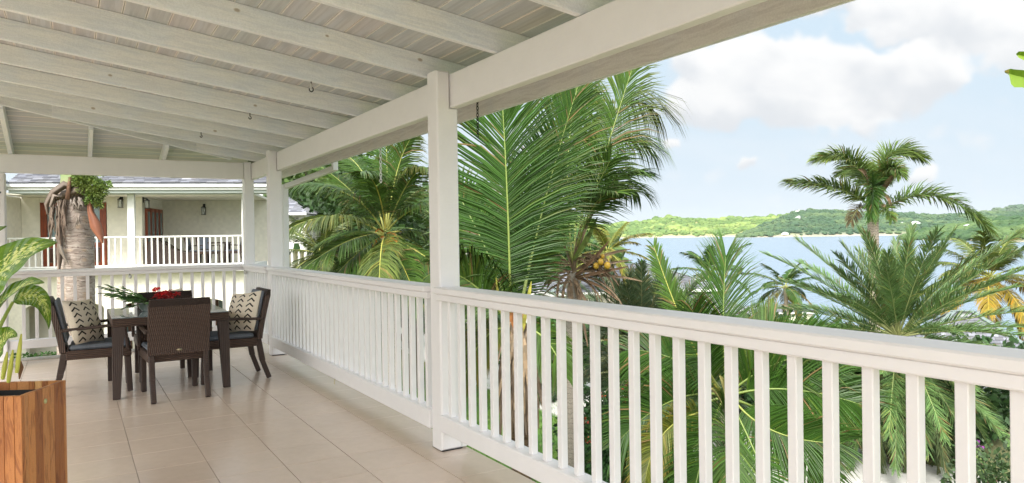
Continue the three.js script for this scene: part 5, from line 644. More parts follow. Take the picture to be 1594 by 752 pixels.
{ // coconut palm left, between the two posts
  const D = 20, o = at(600, 366, D), r = rng(103), t = thing('coconut_palm', 'full coconut palm with arching fronds seen between the two side posts', 'palm tree', V(o.x, groundY(o.x, o.z) - 0.1, o.z)); const O = t.position, P = (x, y, d = D) => rel(x, y, d, O); const h = P(600, 370);
  trunk(t, V(0.2, 0, 0.2), h, 0.2, 0.15, M.cocoBark, { rings: 0.01 });
  const F = (a, b, c, k = {}) => frond(t, P(...a), P(...b), P(...c), { r, n: 78, len: 1.15, w: 0.022, col: GREEN.coco, sag: 0.85, ribR: 0.04, vee: 0.12, rib: [0.38, 0.38, 0.10], ...k });
  F([597, 362, D], [560, 280, D - 0.6], [448, 288, D - 1.2], { len: 1.2 });
  F([597, 364, D], [530, 318, D - 1.2], [458, 352, D - 2.2], { len: 1.2, rib: [0.58, 0.54, 0.16], col: GREEN.olive });
  F([600, 355, D], [590, 270, D - 0.8], [562, 268, D - 2.0], { len: 0.9, rib: [0.6, 0.5, 0.1] });
  F([601, 355, D], [606, 260, D + 0.2], [598, 180, D + 0.6], { hint: camN, sag: 0.5, len: 1.0, col: GREEN.deep });
  F([603, 355, D], [615, 250, D], [640, 215, D - 0.5], { hint: camN, sag: 0.7, len: 0.9, tip: [0.24, 0.24, 0.05] });
  F([603, 356, D], [635, 265, D - 0.5], [662, 262, D - 1.2], { len: 1.0, tip: [0.3, 0.26, 0.05] });
  F([604, 358, D], [650, 300, D - 0.6], [715, 330, D - 0.9], { len: 1.05 });
  F([604, 364, D], [660, 345, D], [720, 400, D + 0.3], { len: 1.0, rib: [0.5, 0.45, 0.1] });
  F([604, 368, D], [645, 385, D - 0.8], [705, 430, D - 1.2], { len: 0.95, rib: [0.46, 0.42, 0.09] });
  F([596, 366, D], [545, 360, D - 1.2], [470, 420, D - 1.8], { len: 1.1 });
  F([597, 368, D], [555, 385, D - 1.0], [505, 450, D - 1.4], { len: 1.0 });
  F([598, 370, D], [592, 375, D - 1.9], [590, 445, D - 2.9], { len: 0.95, hint: camN, sag: 0.8, rib: [0.50, 0.46, 0.10], col: GREEN.olive });
  F([600, 370, D], [625, 400, D - 1.5], [650, 470, D - 2.2], { len: 0.9, hint: camN, rib: [0.5, 0.42, 0.06] });
  F([597, 360, D], [560, 300, D + 0.8], [500, 260, D + 1.8], { len: 1.1 });
  F([598, 358, D], [570, 240, D + 0.6], [520, 235, D + 1.4], { len: 1.1 });
  F([603, 358, D], [640, 280, D + 0.9], [690, 290, D + 1.8], { len: 1.0 });
  F([600, 360, D], [600, 300, D + 1.8], [590, 290, D + 3.4], { len: 1.0 }); F([597, 366, D], [555, 350, D + 1.2], [495, 385, D + 1.8], { len: 1.0 }); F([604, 366, D], [640, 360, D + 1.2], [680, 410, D + 2.2], { len: 1.0 });
  strips(t, 'fruit_stalk', [[[598, 368], [586, 370], [578, 388], 0.035], [[600, 368], [608, 375], [612, 392], 0.035], [[597, 362], [590, 352], [584, 362], 0.03], [[602, 364], [612, 358], [620, 372], 0.03], [[601, 370], [600, 380], [596, 398], 0.03], [[603, 368], [615, 368], [622, 386], 0.03]].map(([a, b, c, w]) => [P(...a, D - 0.3), P(...b, D - 0.7), P(...c, D - 0.75), w]), r, [0.48, 0.20, 0.04]);
  nuts(t, [[P(604, 378, D - 0.7), 0.075], [P(609, 374, D - 0.7), 0.07], [P(596, 380, D - 0.7), 0.07], [P(613, 382, D - 0.6), 0.065]], [0.42, 0.2, 0.03]);
}
{ // tall single palm over the bay
  const D = 29, o = at(1359, 300, D), r = rng(104), t = thing('royal_palm', 'tall lone palm with few bushy arching fronds standing against the bay', 'palm tree', V(o.x, groundY(o.x, o.z) - 0.1, o.z)); const O = t.position, P = (x, y, d = D) => rel(x, y, d, O);
  trunk(t, V(0, 0, 0), P(1359, 345), 0.24, 0.2, M.cocoBark, { rings: 0.012, step: 0.2 }); const cs = new MB(); cs.tube([P(1359, 346), P(1358.5, 320), P(1357, 285), P(1358, 262)], [0.215, 0.23, 0.2, 0.08], 12, { colf: k => mix3([0.20, 0.24, 0.10], [0.15, 0.26, 0.06], k) }); cs.build('crownshaft', M.solid, t);
  const F = (a, b, c, k = {}) => frond(t, P(...a), P(...b), P(...c), { r, n: 150, len: 0.85, w: 0.030, col: GREEN.royal, sag: 0.45, ribR: 0.05, vee: 0.35, plume: 1.7, rib: [0.22, 0.26, 0.07], start: 0.1, prof: t => 0.55 + 0.45 * Math.sin(Math.PI * clamp(0.15 + 0.75 * t)), ...k });
  F([1354, 320, D], [1312, 285, D], [1231, 284, D - 0.4], { tip: [0.16, 0.2, 0.04] }); F([1355, 305, D], [1335, 225, D - 0.3], [1275, 248, D - 0.6], { tip: [0.26, 0.3, 0.05], len: 0.85 });
  F([1362, 300, D], [1372, 215, D + 0.3], [1432, 244, D + 0.2], { len: 0.9, tip: [0.2, 0.25, 0.05] }); F([1364, 335, D], [1452, 262, D - 0.3], [1540, 358, D - 0.5], { len: 0.85 });
  F([1358, 300, D], [1362, 262, D - 1.2], [1356, 335, D - 2.1], { hint: camN, len: 0.75, col: GREEN.deep }); F([1361, 300, D], [1385, 245, D - 0.8], [1400, 270, D - 1.4], { len: 0.7 });
  F([1356, 300, D], [1340, 250, D + 1.2], [1310, 270, D + 2.4], { len: 0.8 }); F([1360, 300, D], [1375, 250, D + 1.4], [1380, 280, D + 2.8], { len: 0.8 }); F([1352, 325, D], [1335, 315, D - 0.8], [1325, 345, D - 1.2], { len: 0.55, col: [0.12, 0.10, 0.05], n: 40 }); F([1365, 325, D], [1380, 315, D - 0.6], [1388, 340, D - 1.0], { len: 0.5, n: 40 });
  strips(t, 'dry_flower_stalk', [[[1366, 310], [1385, 275], [1396, 270], 0.1], [[1366, 300], [1384, 300], [1388, 325], 0.1], [[1362, 285], [1378, 262], [1386, 262], 0.08], [[1352, 285], [1348, 262], [1336, 264], 0.08], [[1365, 315], [1380, 318], [1384, 340], 0.08]].map(([a, b, c, w]) => [P(...a, D - 0.3), P(...b, D - 0.6), P(...c, D - 0.6), w]), r, [0.24, 0.16, 0.09]);
}
{ // date palm
  const D = 16.5, o = at(1398, 525, D), r = rng(105), t = thing('date_palm', 'big date palm with a round crown of stiff grey green fronds at right', 'palm tree', V(o.x, groundY(o.x, o.z) - 0.1, o.z)); const O = t.position, h = rel(1398, 525, D, O);
  trunk(t, V(0, 0, 0), h.clone().add(V(0, -0.2, 0)), 0.22, 0.25, M.brownBark, { rings: 0.05, step: 0.1, seg: 12 });
  crown(t, { heart: h, N: 96, L: 3.05, r, el0: 1.45, el1: -1.25, droop: 0.45, f: { n: 84, len: 0.42, w: 0.0135, plume: 0.8, col: GREEN.date, sag: 0.12, ribR: 0.022, rib: [0.33, 0.34, 0.14], vee: 0.45, jit: 0.35, fwd0: 0.85, fwd1: 0.35, start: 0.16, prof: q => Math.pow(Math.sin(Math.PI * clamp(0.2 + 0.68 * q)), 0.6) }, each: (f, q) => f > 0.85 ? { col: [0.13, 0.18, 0.07] } : f < 0.2 ? { col: [0.13, 0.22, 0.07] } : {} });
  strips(t, 'dry_frond_stub', Array.from({ length: 16 }, (_, k) => { const a = k * 2.4, d = V(Math.cos(a), 0, Math.sin(a)); return [h.clone().addScaledVector(d, 0.2).add(V(0, -0.5, 0)), h.clone().addScaledVector(d, 0.45).add(V(0, -0.4, 0)), h.clone().addScaledVector(d, 0.55).add(V(0, -0.9 - 0.4 * r(), 0)), 0.05]; }), r, [0.30, 0.22, 0.13]);
}
function cocoPalm(seed, px, py, D, L, label, o = {}) { const c = at(px, py, D), r = rng(seed), t = thing('coconut_palm', label, 'palm tree', V(c.x + (o.lean || 0), groundY(c.x, c.z) - 0.1, c.z)); const h = c.clone().sub(t.position); trunk(t, V(0, 0, 0), h, o.tr || 0.2, (o.tr || 0.2) * 0.7, M.cocoBark, { rings: 0.012, step: 0.3, bend: V(0.3, 0, 0) }); crown(t, { heart: h, N: o.N || 20, L, r, el0: 1.3, el1: o.el1 === undefined ? -0.6 : o.el1, droop: o.droop || 0.95, spin: o.spin || 0, f: { n: o.n || 46, len: L * 0.24, w: o.w || 0.03, col: o.col || GREEN.coco, sag: 0.7, ribR: 0.035, rib: [0.42, 0.42, 0.10], vee: 0.1, tip: o.tip || null }, each: o.each }); if (o.nuts) nuts(t, [[h.clone().add(V(-0.2, -0.25, 0.3)), 0.13], [h.clone().add(V(0.1, -0.35, 0.35)), 0.13], [h.clone().add(V(0.3, -0.25, 0.2)), 0.12]], o.nuts); return t; }
cocoPalm(201, 1540, 432, 33, 3.5, 'coconut palm with yellowing lower fronds at the right edge', { N: 22, n: 60, each: (f, r) => f > 0.6 ? { col: GREEN.gold, tip: [0.45, 0.24, 0.04], rib: [0.6, 0.45, 0.06] } : f > 0.4 ? { col: GREEN.yell, tip: GREEN.gold } : { col: GREEN.olive }, nuts: [0.45, 0.25, 0.03], spin: 0.4 });
cocoPalm(202, 1222, 447, 58, 3.3, 'small dark coconut palm in front of the water, left of the date palm', { N: 17, n: 40, w: 0.045, col: GREEN.deep, each: (f, r) => f > 0.78 ? { col: [0.22, 0.20, 0.04] } : {}, spin: 1.0 });
cocoPalm(203, 1104, 425, 48, 3.0, 'slender dark coconut palm left of the big upright frond', { N: 15, n: 40, w: 0.04, col: GREEN.deep, spin: 2.2, each: (f) => f > 0.7 ? { col: GREEN.olive } : {} });
cocoPalm(204, 945, 392, 40, 2.6, 'yellow green coconut palm behind the nut cluster', { N: 14, n: 40, w: 0.035, col: GREEN.yell, tip: [0.4, 0.25, 0.04], spin: 0.3 });
cocoPalm(205, 500, 395, 34, 3.6, 'coconut palm partly hidden behind the full palm at left', { N: 18, n: 50, spin: 0.7, col: GREEN.olive });
cocoPalm(206, 700, 380, 36, 3.6, 'coconut palm behind the big white post', { N: 18, n: 50, spin: 1.9 });
cocoPalm(207, 1600, 640, 21, 2.6, 'low palm below the cottage roof at the right edge', { N: 16, n: 46, w: 0.02, spin: 0.2 });
{ // coconut palm close below the railing, its fronds rising through the balusters
  const D = 10.5, o = at(1130, 625, D), r = rng(106), t = thing('coconut_palm', 'coconut palm close below the near railing, fronds rising above the rail', 'palm tree', V(o.x, groundY(o.x, o.z) - 0.05, o.z)); const O = t.position, P = (x, y, d = D) => rel(x, y, d, O);
  trunk(t, V(0, 0, 0), P(1130, 640), 0.17, 0.14, M.cocoBark, { rings: 0.012 });
  const F = (a, b, c, k = {}) => frond(t, P(...a), P(...b), P(...c), { r, n: 70, len: 0.85, w: 0.017, col: GREEN.deep, sag: 0.35, ribR: 0.026, vee: 0.15, hint: camN, rib: [0.20, 0.26, 0.06], ...k });
  F([1130, 610, D], [1122, 500, D], [1130, 400, D + 0.2], { len: 0.85, fwd0: 0.8, fwd1: 0.3, n: 76, w: 0.011, tip: [0.09, 0.17, 0.04] });
  F([1122, 612, D], [1072, 545, D - 0.2], [1018, 384, D + 0.3], { len: 0.36, fwd0: 0.8, col: GREEN.coco, rib: [0.46, 0.42, 0.09] });
  F([1138, 610, D], [1195, 560, D - 0.2], [1275, 548, D - 0.4], { len: 0.9, sag: 0.2 }); F([1125, 612, D], [1060, 545, D + 0.3], [978, 545, D + 0.8], { len: 0.8, sag: 0.4 });
  F([1140, 615, D], [1220, 590, D - 0.3], [1340, 630, D - 0.5], { len: 0.9 }); F([1142, 622, D], [1190, 690, D - 0.6], [1310, 690, D - 1.0], { len: 0.75, rib: [0.30, 0.33, 0.08] });
  F([1124, 615, D], [1040, 600, D - 0.3], [960, 690, D - 0.6], { len: 0.9 }); F([1126, 622, D], [1090, 690, D - 0.8], [1070, 830, D - 1.2], { len: 0.8 }); F([1136, 625, D], [1190, 720, D - 0.8], [1225, 850, D - 1.1], { len: 0.8 });
  F([1124, 610, D], [1085, 560, D - 0.6], [1078, 482, D - 1.0], { len: 0.7, rib: [0.38, 0.40, 0.12] }); F([1134, 612, D], [1170, 560, D + 0.4], [1205, 500, D + 0.9], { len: 0.8, col: GREEN.coco }); F([1128, 622, D], [1130, 660, D - 1.3], [1140, 760, D - 2.0], { len: 0.8, col: GREEN.coco });
  F([1122, 616, D], [1050, 560, D + 0.8], [985, 590, D + 1.3], { len: 0.85 }); F([1138, 616, D], [1210, 560, D + 0.8], [1290, 590, D + 1.2], { len: 0.85, col: GREEN.coco }); F([1128, 610, D], [1110, 540, D + 1.0], [1085, 490, D + 1.8], { len: 0.7 });
  F([1120, 620, D], [1030, 640, D], [990, 760, D], { len: 0.8, col: GREEN.coco }); F([1142, 622, D], [1240, 650, D + 0.2], [1290, 760, D + 0.4], { len: 0.8, col: GREEN.coco });
  F([1118, 640, D], [1010, 640, D - 0.6], [1002, 770, D - 0.8], { len: 0.5, hint: camN, col: GREEN.yell, tip: [0.4, 0.3, 0.05], rib: [0.32, 0.32, 0.07] });
  strips(t, 'fruit_stalk', [[[1124, 625], [1115, 600], [1105, 605], 0.03], [[1130, 625], [1128, 590], [1120, 585], 0.03]].map(([a, b, c, w]) => [P(...a, D - 0.2), P(...b, D - 0.4), P(...c, D - 0.4), w]), r, [0.36, 0.33, 0.12]);
}
{ // fine leaved date palm left of it
  const D = 15.5, o = at(1000, 548, D), r = rng(107), t = thing('small_date_palm', 'bushy fine leaved palm behind the near railing, left of the upright fronds', 'palm tree', V(o.x, groundY(o.x, o.z) - 0.05, o.z)); const O = t.position, h = rel(1000, 548, D, O);
  trunk(t, V(0, 0, 0), h.clone().add(V(0, -0.1, 0)), 0.2, 0.18, M.brownBark, { rings: 0.04, step: 0.1 });
  crown(t, { heart: h, N: 96, L: 2.2, r, el0: 1.4, el1: -0.5, droop: 0.35, f: { n: 60, len: 0.34, w: 0.013, plume: 0.7, col: [0.12, 0.18, 0.085], sag: 0.3, ribR: 0.014, rib: [0.36, 0.30, 0.14], vee: 0.4, jit: 0.3 } });
  strips(t, 'flower_stalk', [[[998, 545], [985, 480], [990, 425], 0.03], [[1002, 545], [1003, 470], [1010, 420], 0.03], [[1000, 545], [1018, 480], [1020, 440], 0.025], [[996, 540], [975, 490], [972, 440], 0.025]].map(([a, b, c, w]) => [rel(...a, D, O), rel(...b, D - 0.2, O), rel(...c, D - 0.1, O), w]), r, [0.36, 0.30, 0.14]);
  strips(t, 'fruit_cluster', [[[1000, 548], [1010, 535], [1018, 560], 0.09], [[998, 548], [985, 540], [990, 570], 0.08]].map(([a, b, c, w]) => [rel(...a, D - 0.2, O), rel(...b, D - 0.5, O), rel(...c, D - 0.5, O), w]), r, [0.34, 0.17, 0.07]);
}
{ // thick old palm trunk beyond the end railing
  const D = 12, o = at(119, 420, D), r = rng(108), t = thing('thick_palm_trunk', 'thick grey ringed palm trunk with torn dry sheaths beyond the end railing', 'palm tree', V(o.x, groundY(o.x, o.z) - 0.6, o.z)); const O = t.position, P = (x, y, d = D) => rel(x, y, d, O); const top = P(118, 296);
  trunk(t, P(120, 880), top, 0.31, 0.262, M.fatBark, { rings: 0.006, step: 0.09, seg: 28 });
  const cs = new MB(); cs.tube([P(118, 300), P(117, 270), P(114, 225), P(112, 180)], [0.24, 0.2, 0.14, 0.08], 14, { colf: k => mix3([0.30, 0.24, 0.17], [0.16, 0.26, 0.08], sstep(0.1, 0.4, k)) }); cs.build('crownshaft', M.solid, t);
  for (const [a, b, c] of [[[100, 288], [95, 255], [92, 200]], [[112, 280], [125, 230], [150, 150]], [[124, 285], [120, 220], [100, 90]], [[110, 285], [90, 200], [60, 110]]]) frond(t, P(...a, D - 0.1), P(...b, D), P(...c, D + 0.5), { r, n: 40, len: 0.7, w: 0.03, col: GREEN.coco, rib: [0.10, 0.24, 0.07], ribR: 0.06, start: 0.45, hint: camN });
  const sh = (name, pts, rad, col, sq = 0.35) => { const m = new MB(); m.tube(pts.map(q => P(...q)), rad, 9, { sq, colf: (k, a) => vary(mix3(col, [col[0] * 0.5, col[1] * 0.45, col[2] * 0.4], 0.5 + 0.5 * Math.sin(a * 3 + k * 5)), r, 0.2) }); return m.build(name, M.solid, t); };
  sh('dry_sheath', [[118, 294, D - 0.26], [100, 288, D - 0.4], [82, 300, D - 0.4], [72, 318, D - 0.35], [74, 334, D - 0.3]], [0.04, 0.07, 0.065, 0.055, 0.02], [0.16, 0.12, 0.09]);
  sh('dry_sheath', [[142, 300, D - 0.2], [120, 297, D - 0.33], [98, 303, D - 0.33], [86, 312, D - 0.3]], [0.04, 0.075, 0.06, 0.02], [0.17, 0.125, 0.09]);
  sh('dry_sheath', [[105, 307, D - 0.28], [84, 305, D - 0.42], [78, 322, D - 0.4]], [0.03, 0.045, 0.02], [0.24, 0.19, 0.15]);
  sh('dry_stalk', [[105, 308, D - 0.3], [107, 292, D - 0.38], [109, 276, D - 0.36]], [0.07, 0.05, 0.035], [0.24, 0.13, 0.08], 0.6);
  sh('hanging_sheath', [[138, 308, D - 0.2], [141, 330, D - 0.26], [149, 352, D - 0.3], [156, 368, D - 0.28], [160, 379, D - 0.27]], [0.03, 0.05, 0.088, 0.055, 0.008], [0.30, 0.11, 0.055], 0.5);
  for (let k = 0; k < 26; k++) { const x = 80 + r() * 26, y = 302 + r() * 28, L = 30 + r() * 38; sh('hanging_fibre', [[x, y, D - 0.3], [x + (r() - 0.5) * 8 - 2, y + L * 0.5, D - 0.38], [x + (r() - 0.6) * 12, y + L, D - 0.36]], [0.006 + 0.016 * r(), 0.010 + 0.016 * r(), 0.003], r() < 0.5 ? [0.14, 0.09, 0.06] : [0.20, 0.145, 0.105], 0.4); }
  sh('hanging_fibre', [[88, 365, D - 0.33], [96, 392, D - 0.38], [107, 413, D - 0.34]], [0.03, 0.035, 0.006], [0.30, 0.25, 0.20]); sh('hanging_fibre', [[94, 350, D - 0.33], [93, 395, D - 0.36], [92, 425, D - 0.33]], [0.04, 0.05, 0.01], [0.24, 0.18, 0.14]);
  for (let k = 0; k < 12; k++) { const x = 104 + r() * 24, y = 306 + r() * 8; sh('torn_bark', [[x, y, D - 0.28], [x + (r() - 0.5) * 6, y + 5, D - 0.33], [x + (r() - 0.5) * 8, y + 9 + r() * 5, D - 0.3]], [0.03, 0.035, 0.01], [0.33, 0.28, 0.24]); }
  for (let k = 0; k < 7; k++) { const x = 114 + r() * 10, y = 333 + r() * 4; sh('torn_bark', [[x, y, D - 0.28], [x + (r() - 0.5) * 5, y + 6, D - 0.34], [x + (r() - 0.5) * 5, y + 11 + r() * 8, D - 0.3]], [0.035, 0.035, 0.008], [0.27, 0.22, 0.18]); }
}
// ------------------------------------------------------------ leafy plants
function leaves(m, c, rad, n, s, col, r, o = {}) { // leaf blades through an ellipsoid, thicker towards its skin
  for (let k = 0; k < n; k++) { const d = V(r() - 0.5, r() - 0.5, r() - 0.5).normalize(), q = Math.pow(r(), o.pow || 0.4); const bump = 1 + 0.35 * n3(d.x * 2.3 + c.x, d.y * 2.3 + c.y, d.z * 2.3); const p = V(c.x + d.x * rad.x * q * bump, c.y + d.y * rad.y * q * bump, c.z + d.z * rad.z * q * bump); const ax = d.clone().add(V(r() - 0.5, r() - 0.5, r() - 0.5).multiplyScalar(1.6)).normalize(), sd = ax.clone().cross(V(r() - 0.5, r() - 0.5, r() - 0.5)).normalize(), l = s * (0.6 + 0.8 * r()), w = l * (o.asp || 0.3), e = p.clone().addScaledVector(ax, l), h = p.clone().addScaledVector(ax, l * 0.5), cc = vary(col, r, 0.35); m.quad(p, h.clone().addScaledVector(sd, w), e, h.clone().addScaledVector(sd, -w), null, cc); }
}
{ // fern like plant growing on top of the thick trunk
  const D = 11.75, o = at(138, 300, D), r = rng(109), t = thing('small_bush', 'bright green leafy plant growing out of the top of the thick trunk', 'plant', o); const m = new MB(), P = (x, y) => rel(x, y, D, o); for (const [x, y, a, b, n] of [[138, 288, 22, 13, 900], [152, 296, 16, 12, 500], [124, 282, 14, 10, 420], [146, 308, 14, 10, 360], [160, 288, 12, 8, 220], [134, 276, 20, 10, 500], [154, 318, 7, 7, 110]]) leaves(m, P(x, y), V(a, b, 18).multiplyScalar(D / FPX), n * 2, 0.042, r() < 0.5 ? [0.13, 0.21, 0.035] : [0.19, 0.25, 0.045], r, { asp: 0.2, pow: 0.6 }); m.build('foliage', M.leaf, t); const s = new MB(); for (let k = 0; k < 14; k++) { const q = P(124 + r() * 40, 274 + r() * 44); s.tube([P(128, 300), P(132 + 4 * r(), 294).lerp(q, 0.5), q], 0.006, 4, { col: [0.12, 0.10, 0.04] }); } s.build('stem', M.solid, t);
}
function bush(name, label, cat, o, list, s, col, seed, flowers) { const r = rng(seed), t = thing(name, label, cat, o), m = new MB(); for (const [x, y, z, a, b, c, n] of list) leaves(m, V(x, y, z), V(a, b, c), n, s, col, r); m.build('foliage', M.leaf, t); const st = new MB(); for (let k = 0; k < 10; k++) { const q = list[k % list.length], a = r() * 6.28, base = V(q[0] * 0.3, 0, q[2] * 0.3); st.tube([base, V(q[0] * 0.6 + 0.1 * Math.cos(a), q[1] * 0.5, q[2] * 0.6), V(q[0] + q[3] * 0.5 * Math.cos(a), q[1] + q[4] * 0.3, q[2] + q[5] * 0.5 * Math.sin(a))], k => 0.03 * (1 - 0.7 * k), 5, { col: [0.16, 0.11, 0.07] }); } st.build('stem', M.solid, t); if (flowers) { const f = new MB(); for (let k = 0; k < flowers.n; k++) { const q = list[Math.floor(r() * list.length)], d = V(r() - 0.5, r() * 0.7 - 0.1, r() - 0.5).normalize(), p = V(q[0] + d.x * q[3] * 1.05, q[1] + d.y * q[4] * 1.05, q[2] + d.z * q[5] * 1.05); for (let j = 0; j < 7; j++) leaves(f, p, V(0.05, 0.05, 0.05), 2, flowers.s, flowers.col, r, { asp: 0.45 }); } f.build('flowers', M.leaf, t); } return t; }
{ const o = at(985, 700, 13.5); bush('flowering_shrub', 'shrub with small red flowers behind the balusters of the near railing', 'shrub', V(o.x, groundY(o.x, o.z), o.z), [[0, 1.1, 0, 0.9, 1.0, 0.8, 2600], [0.5, 2.0, 0.1, 0.8, 0.7, 0.7, 1900], [-0.5, 1.7, 0, 0.6, 0.8, 0.6, 1500], [0.9, 1.2, 0.2, 0.8, 1.0, 0.7, 1500]], 0.1, [0.045, 0.13, 0.03], 301, { n: 42, s: 0.045, col: [0.50, 0.10, 0.05] }); }
{ const o = at(925, 680, 17); bush('low_shrub', 'low dark shrub behind the slender grey trunk, left of the flowers', 'shrub', V(o.x, groundY(o.x, o.z), o.z), [[0, 0.7, 0, 0.9, 0.8, 0.8, 1800], [0.5, 1.3, 0, 0.7, 0.6, 0.6, 900]], 0.12, [0.04, 0.09, 0.03], 302); }
{ const o = at(1560, 790, 12); bush('flowering_shrub', 'shrub with purple flowers at the bottom right corner', 'shrub', V(o.x, groundY(o.x, o.z), o.z), [[0, 0.8, 0, 0.9, 0.8, 0.8, 1500], [-0.3, 1.3, 0, 0.7, 0.7, 0.6, 1100]], 0.09, [0.06, 0.11, 0.035], 303, { n: 3, s: 0.05, col: [0.34, 0.08, 0.36] }); }
{ const o = at(860, 545, 24); bush('leafy_shrub', 'bright green broad shrub beyond the path, between the two trunks', 'shrub', V(o.x, groundY(o.x, o.z), o.z), [[0, 1.2, 0, 1.4, 1.2, 1.0, 1500], [0.8, 2.1, 0, 1.1, 1.0, 1.0, 1000], [-0.9, 1.6, 0, 1.0, 1.1, 0.9, 900]], 0.3, [0.06, 0.16, 0.03], 304); }
{ const o = at(735, 560, 30); bush('leafy_shrub', 'green shrub just right of the big post beyond the path', 'shrub', V(o.x, groundY(o.x, o.z), o.z), [[0, 1.2, 0, 1.6, 1.3, 1.2, 1500], [1.2, 1.9, 0, 1.3, 1.1, 1.0, 1100]], 0.25, [0.05, 0.13, 0.03], 305); }
{ const o = at(1030, 640, 19); bush('leafy_shrub', 'dense green shrub behind the fronds below the near railing', 'shrub', V(o.x, groundY(o.x, o.z), o.z), [[0, 1.2, 0, 1.8, 1.3, 1.2, 2200], [1.6, 1.6, 0, 1.6, 1.3, 1.2, 2000], [3.2, 1.2, 0.4, 1.4, 1.1, 1.2, 1500]], 0.22, [0.04, 0.10, 0.03], 306); }
{ const o = at(1475, 760, 18); bush('leafy_shrub', 'dense dark green shrub under the hanging fronds of the date palm', 'shrub', V(o.x, groundY(o.x, o.z), o.z), [[0, 1.2, 0, 1.8, 1.3, 1.2, 2200], [-1.8, 1.3, 0, 1.5, 1.2, 1.2, 1800], [1.7, 1.4, 0.2, 1.6, 1.3, 1.2, 1900]], 0.2, [0.045, 0.10, 0.03], 307); }
{ const o = at(1285, 640, 22); bush('leafy_shrub', 'mid green shrub between the close coconut palm and the date palm trunk', 'shrub', V(o.x, groundY(o.x, o.z), o.z), [[0, 1.3, 0, 1.6, 1.4, 1.2, 2200], [1.6, 1.1, 0, 1.4, 1.1, 1.1, 1500]], 0.2, [0.05, 0.115, 0.03], 308); }
function tree(label, px, py, D, w, h, col, seed, n = 2600, ls = 0.4) { // broad leaved tree; crown centre seen at px, py
  const c = at(px, py, D), r = rng(seed), g = groundY(c.x, c.z), t = thing('leafy_tree', label, 'tree', V(c.x, g - 0.1, c.z)), H = c.y - g; const m = new MB(), lim = new MB(); lim.tube([V(0, 0, 0), V(0.1, H * 0.35, 0), V(0, H * 0.75, 0.1)], [0.3, 0.22, 0.12], 8, { col: [0.16, 0.12, 0.09] });
  for (let k = 0; k < 13; k++) { const a = k * 2.4 + r(), q = Math.sqrt((k + 0.5) / 13), p = V(Math.cos(a) * w * q * 0.75, H + h * (0.75 - 1.3 * q * q) * (0.6 + 0.5 * r()), Math.sin(a) * w * q * 0.75), s = 0.38 + 0.22 * r(); leaves(m, p, V(w * s, h * s * 0.8, w * s), Math.round(n / 13), ls, vary(col, r, 0.2), r, { asp: 0.36, pow: 0.5 }); lim.tube([V(0, H * (0.35 + 0.3 * r()), 0), p.clone().multiplyScalar(0.5).add(V(0, H * 0.3, 0)), p], k2 => 0.11 * (1 - 0.75 * k2), 6, { col: [0.16, 0.12, 0.09] }); }
  m.build('crown', M.leaf, t); lim.build('trunk', M.solid, t); return t;
}
tree('leafy tree behind the full coconut palm, near the down pipe', 500, 300, 52, 6.0, 3.6, [0.09, 0.16, 0.03], 401, 4200, 0.5);
tree('dark leafy tree right behind the full coconut palm', 560, 345, 45, 5.5, 3.4, [0.05, 0.11, 0.025], 402, 4000, 0.45);
tree('leafy tree low behind the white building at left', 455, 340, 60, 5.5, 4.2, [0.07, 0.14, 0.03], 403, 3500, 0.5);
tree('leafy tree behind the big post', 675, 350, 55, 6.0, 3.0, [0.06, 0.13, 0.03], 404, 3800, 0.5);
tree('mid green leafy tree right of the big post, behind the upright frond', 742, 365, 58, 5.5, 3.0, [0.07, 0.15, 0.03], 405, 3800, 0.5);
tree('low leafy tree behind the slender trunk palm', 850, 395, 52, 5.0, 2.2, [0.06, 0.14, 0.03], 406, 3200, 0.45);
tree('small leafy tree near the shingled roof left of centre', 920, 418, 50, 3.6, 1.6, [0.08, 0.16, 0.03], 407, 2200, 0.4);
tree('round tree below the full coconut palm, seen through balusters', 640, 455, 26, 3.4, 1.8, [0.05, 0.11, 0.03], 408, 3000, 0.28);
tree('tree seen through the middle balusters, left part', 520, 470, 34, 4.0, 2.0, [0.06, 0.12, 0.03], 409, 2600, 0.32);
tree('round green tree at right behind the cottage', 1330, 560, 40, 4.5, 2.2, [0.05, 0.11, 0.03], 410, 2600, 0.35);
tree('low dark tree behind the date palm crown', 1190, 545, 36, 4.5, 1.9, [0.045, 0.10, 0.03], 411, 2600, 0.32);
for (const [px, lab] of [[725, 'pale straight trunk right of the big post, left of its neighbour'], [736.5, 'pale straight trunk right of the big post, right of its neighbour']]) { const c = at(px, 330, 34), g = groundY(c.x, c.z), t = thing('slender_palm', lab, 'palm tree', V(c.x, g - 0.1, c.z)); trunk(t, V(0, 0, 0), V(0, c.y - g, 0), 0.16, 0.13, S({ map: tex(64, 64, (u, v) => { const f = 0.85 + 0.2 * nC(u, v); return [0.74 * f, 0.72 * f, 0.70 * f]; }), roughness: 0.9 }), { rings: 0.004, step: 0.3 }); crown(t, { heart: V(0, c.y - g, 0), N: 12, L: 2.2, r: rng(px | 0), f: { n: 36, len: 0.5, w: 0.03, col: GREEN.coco, sag: 0.7, ribR: 0.03 } }); }
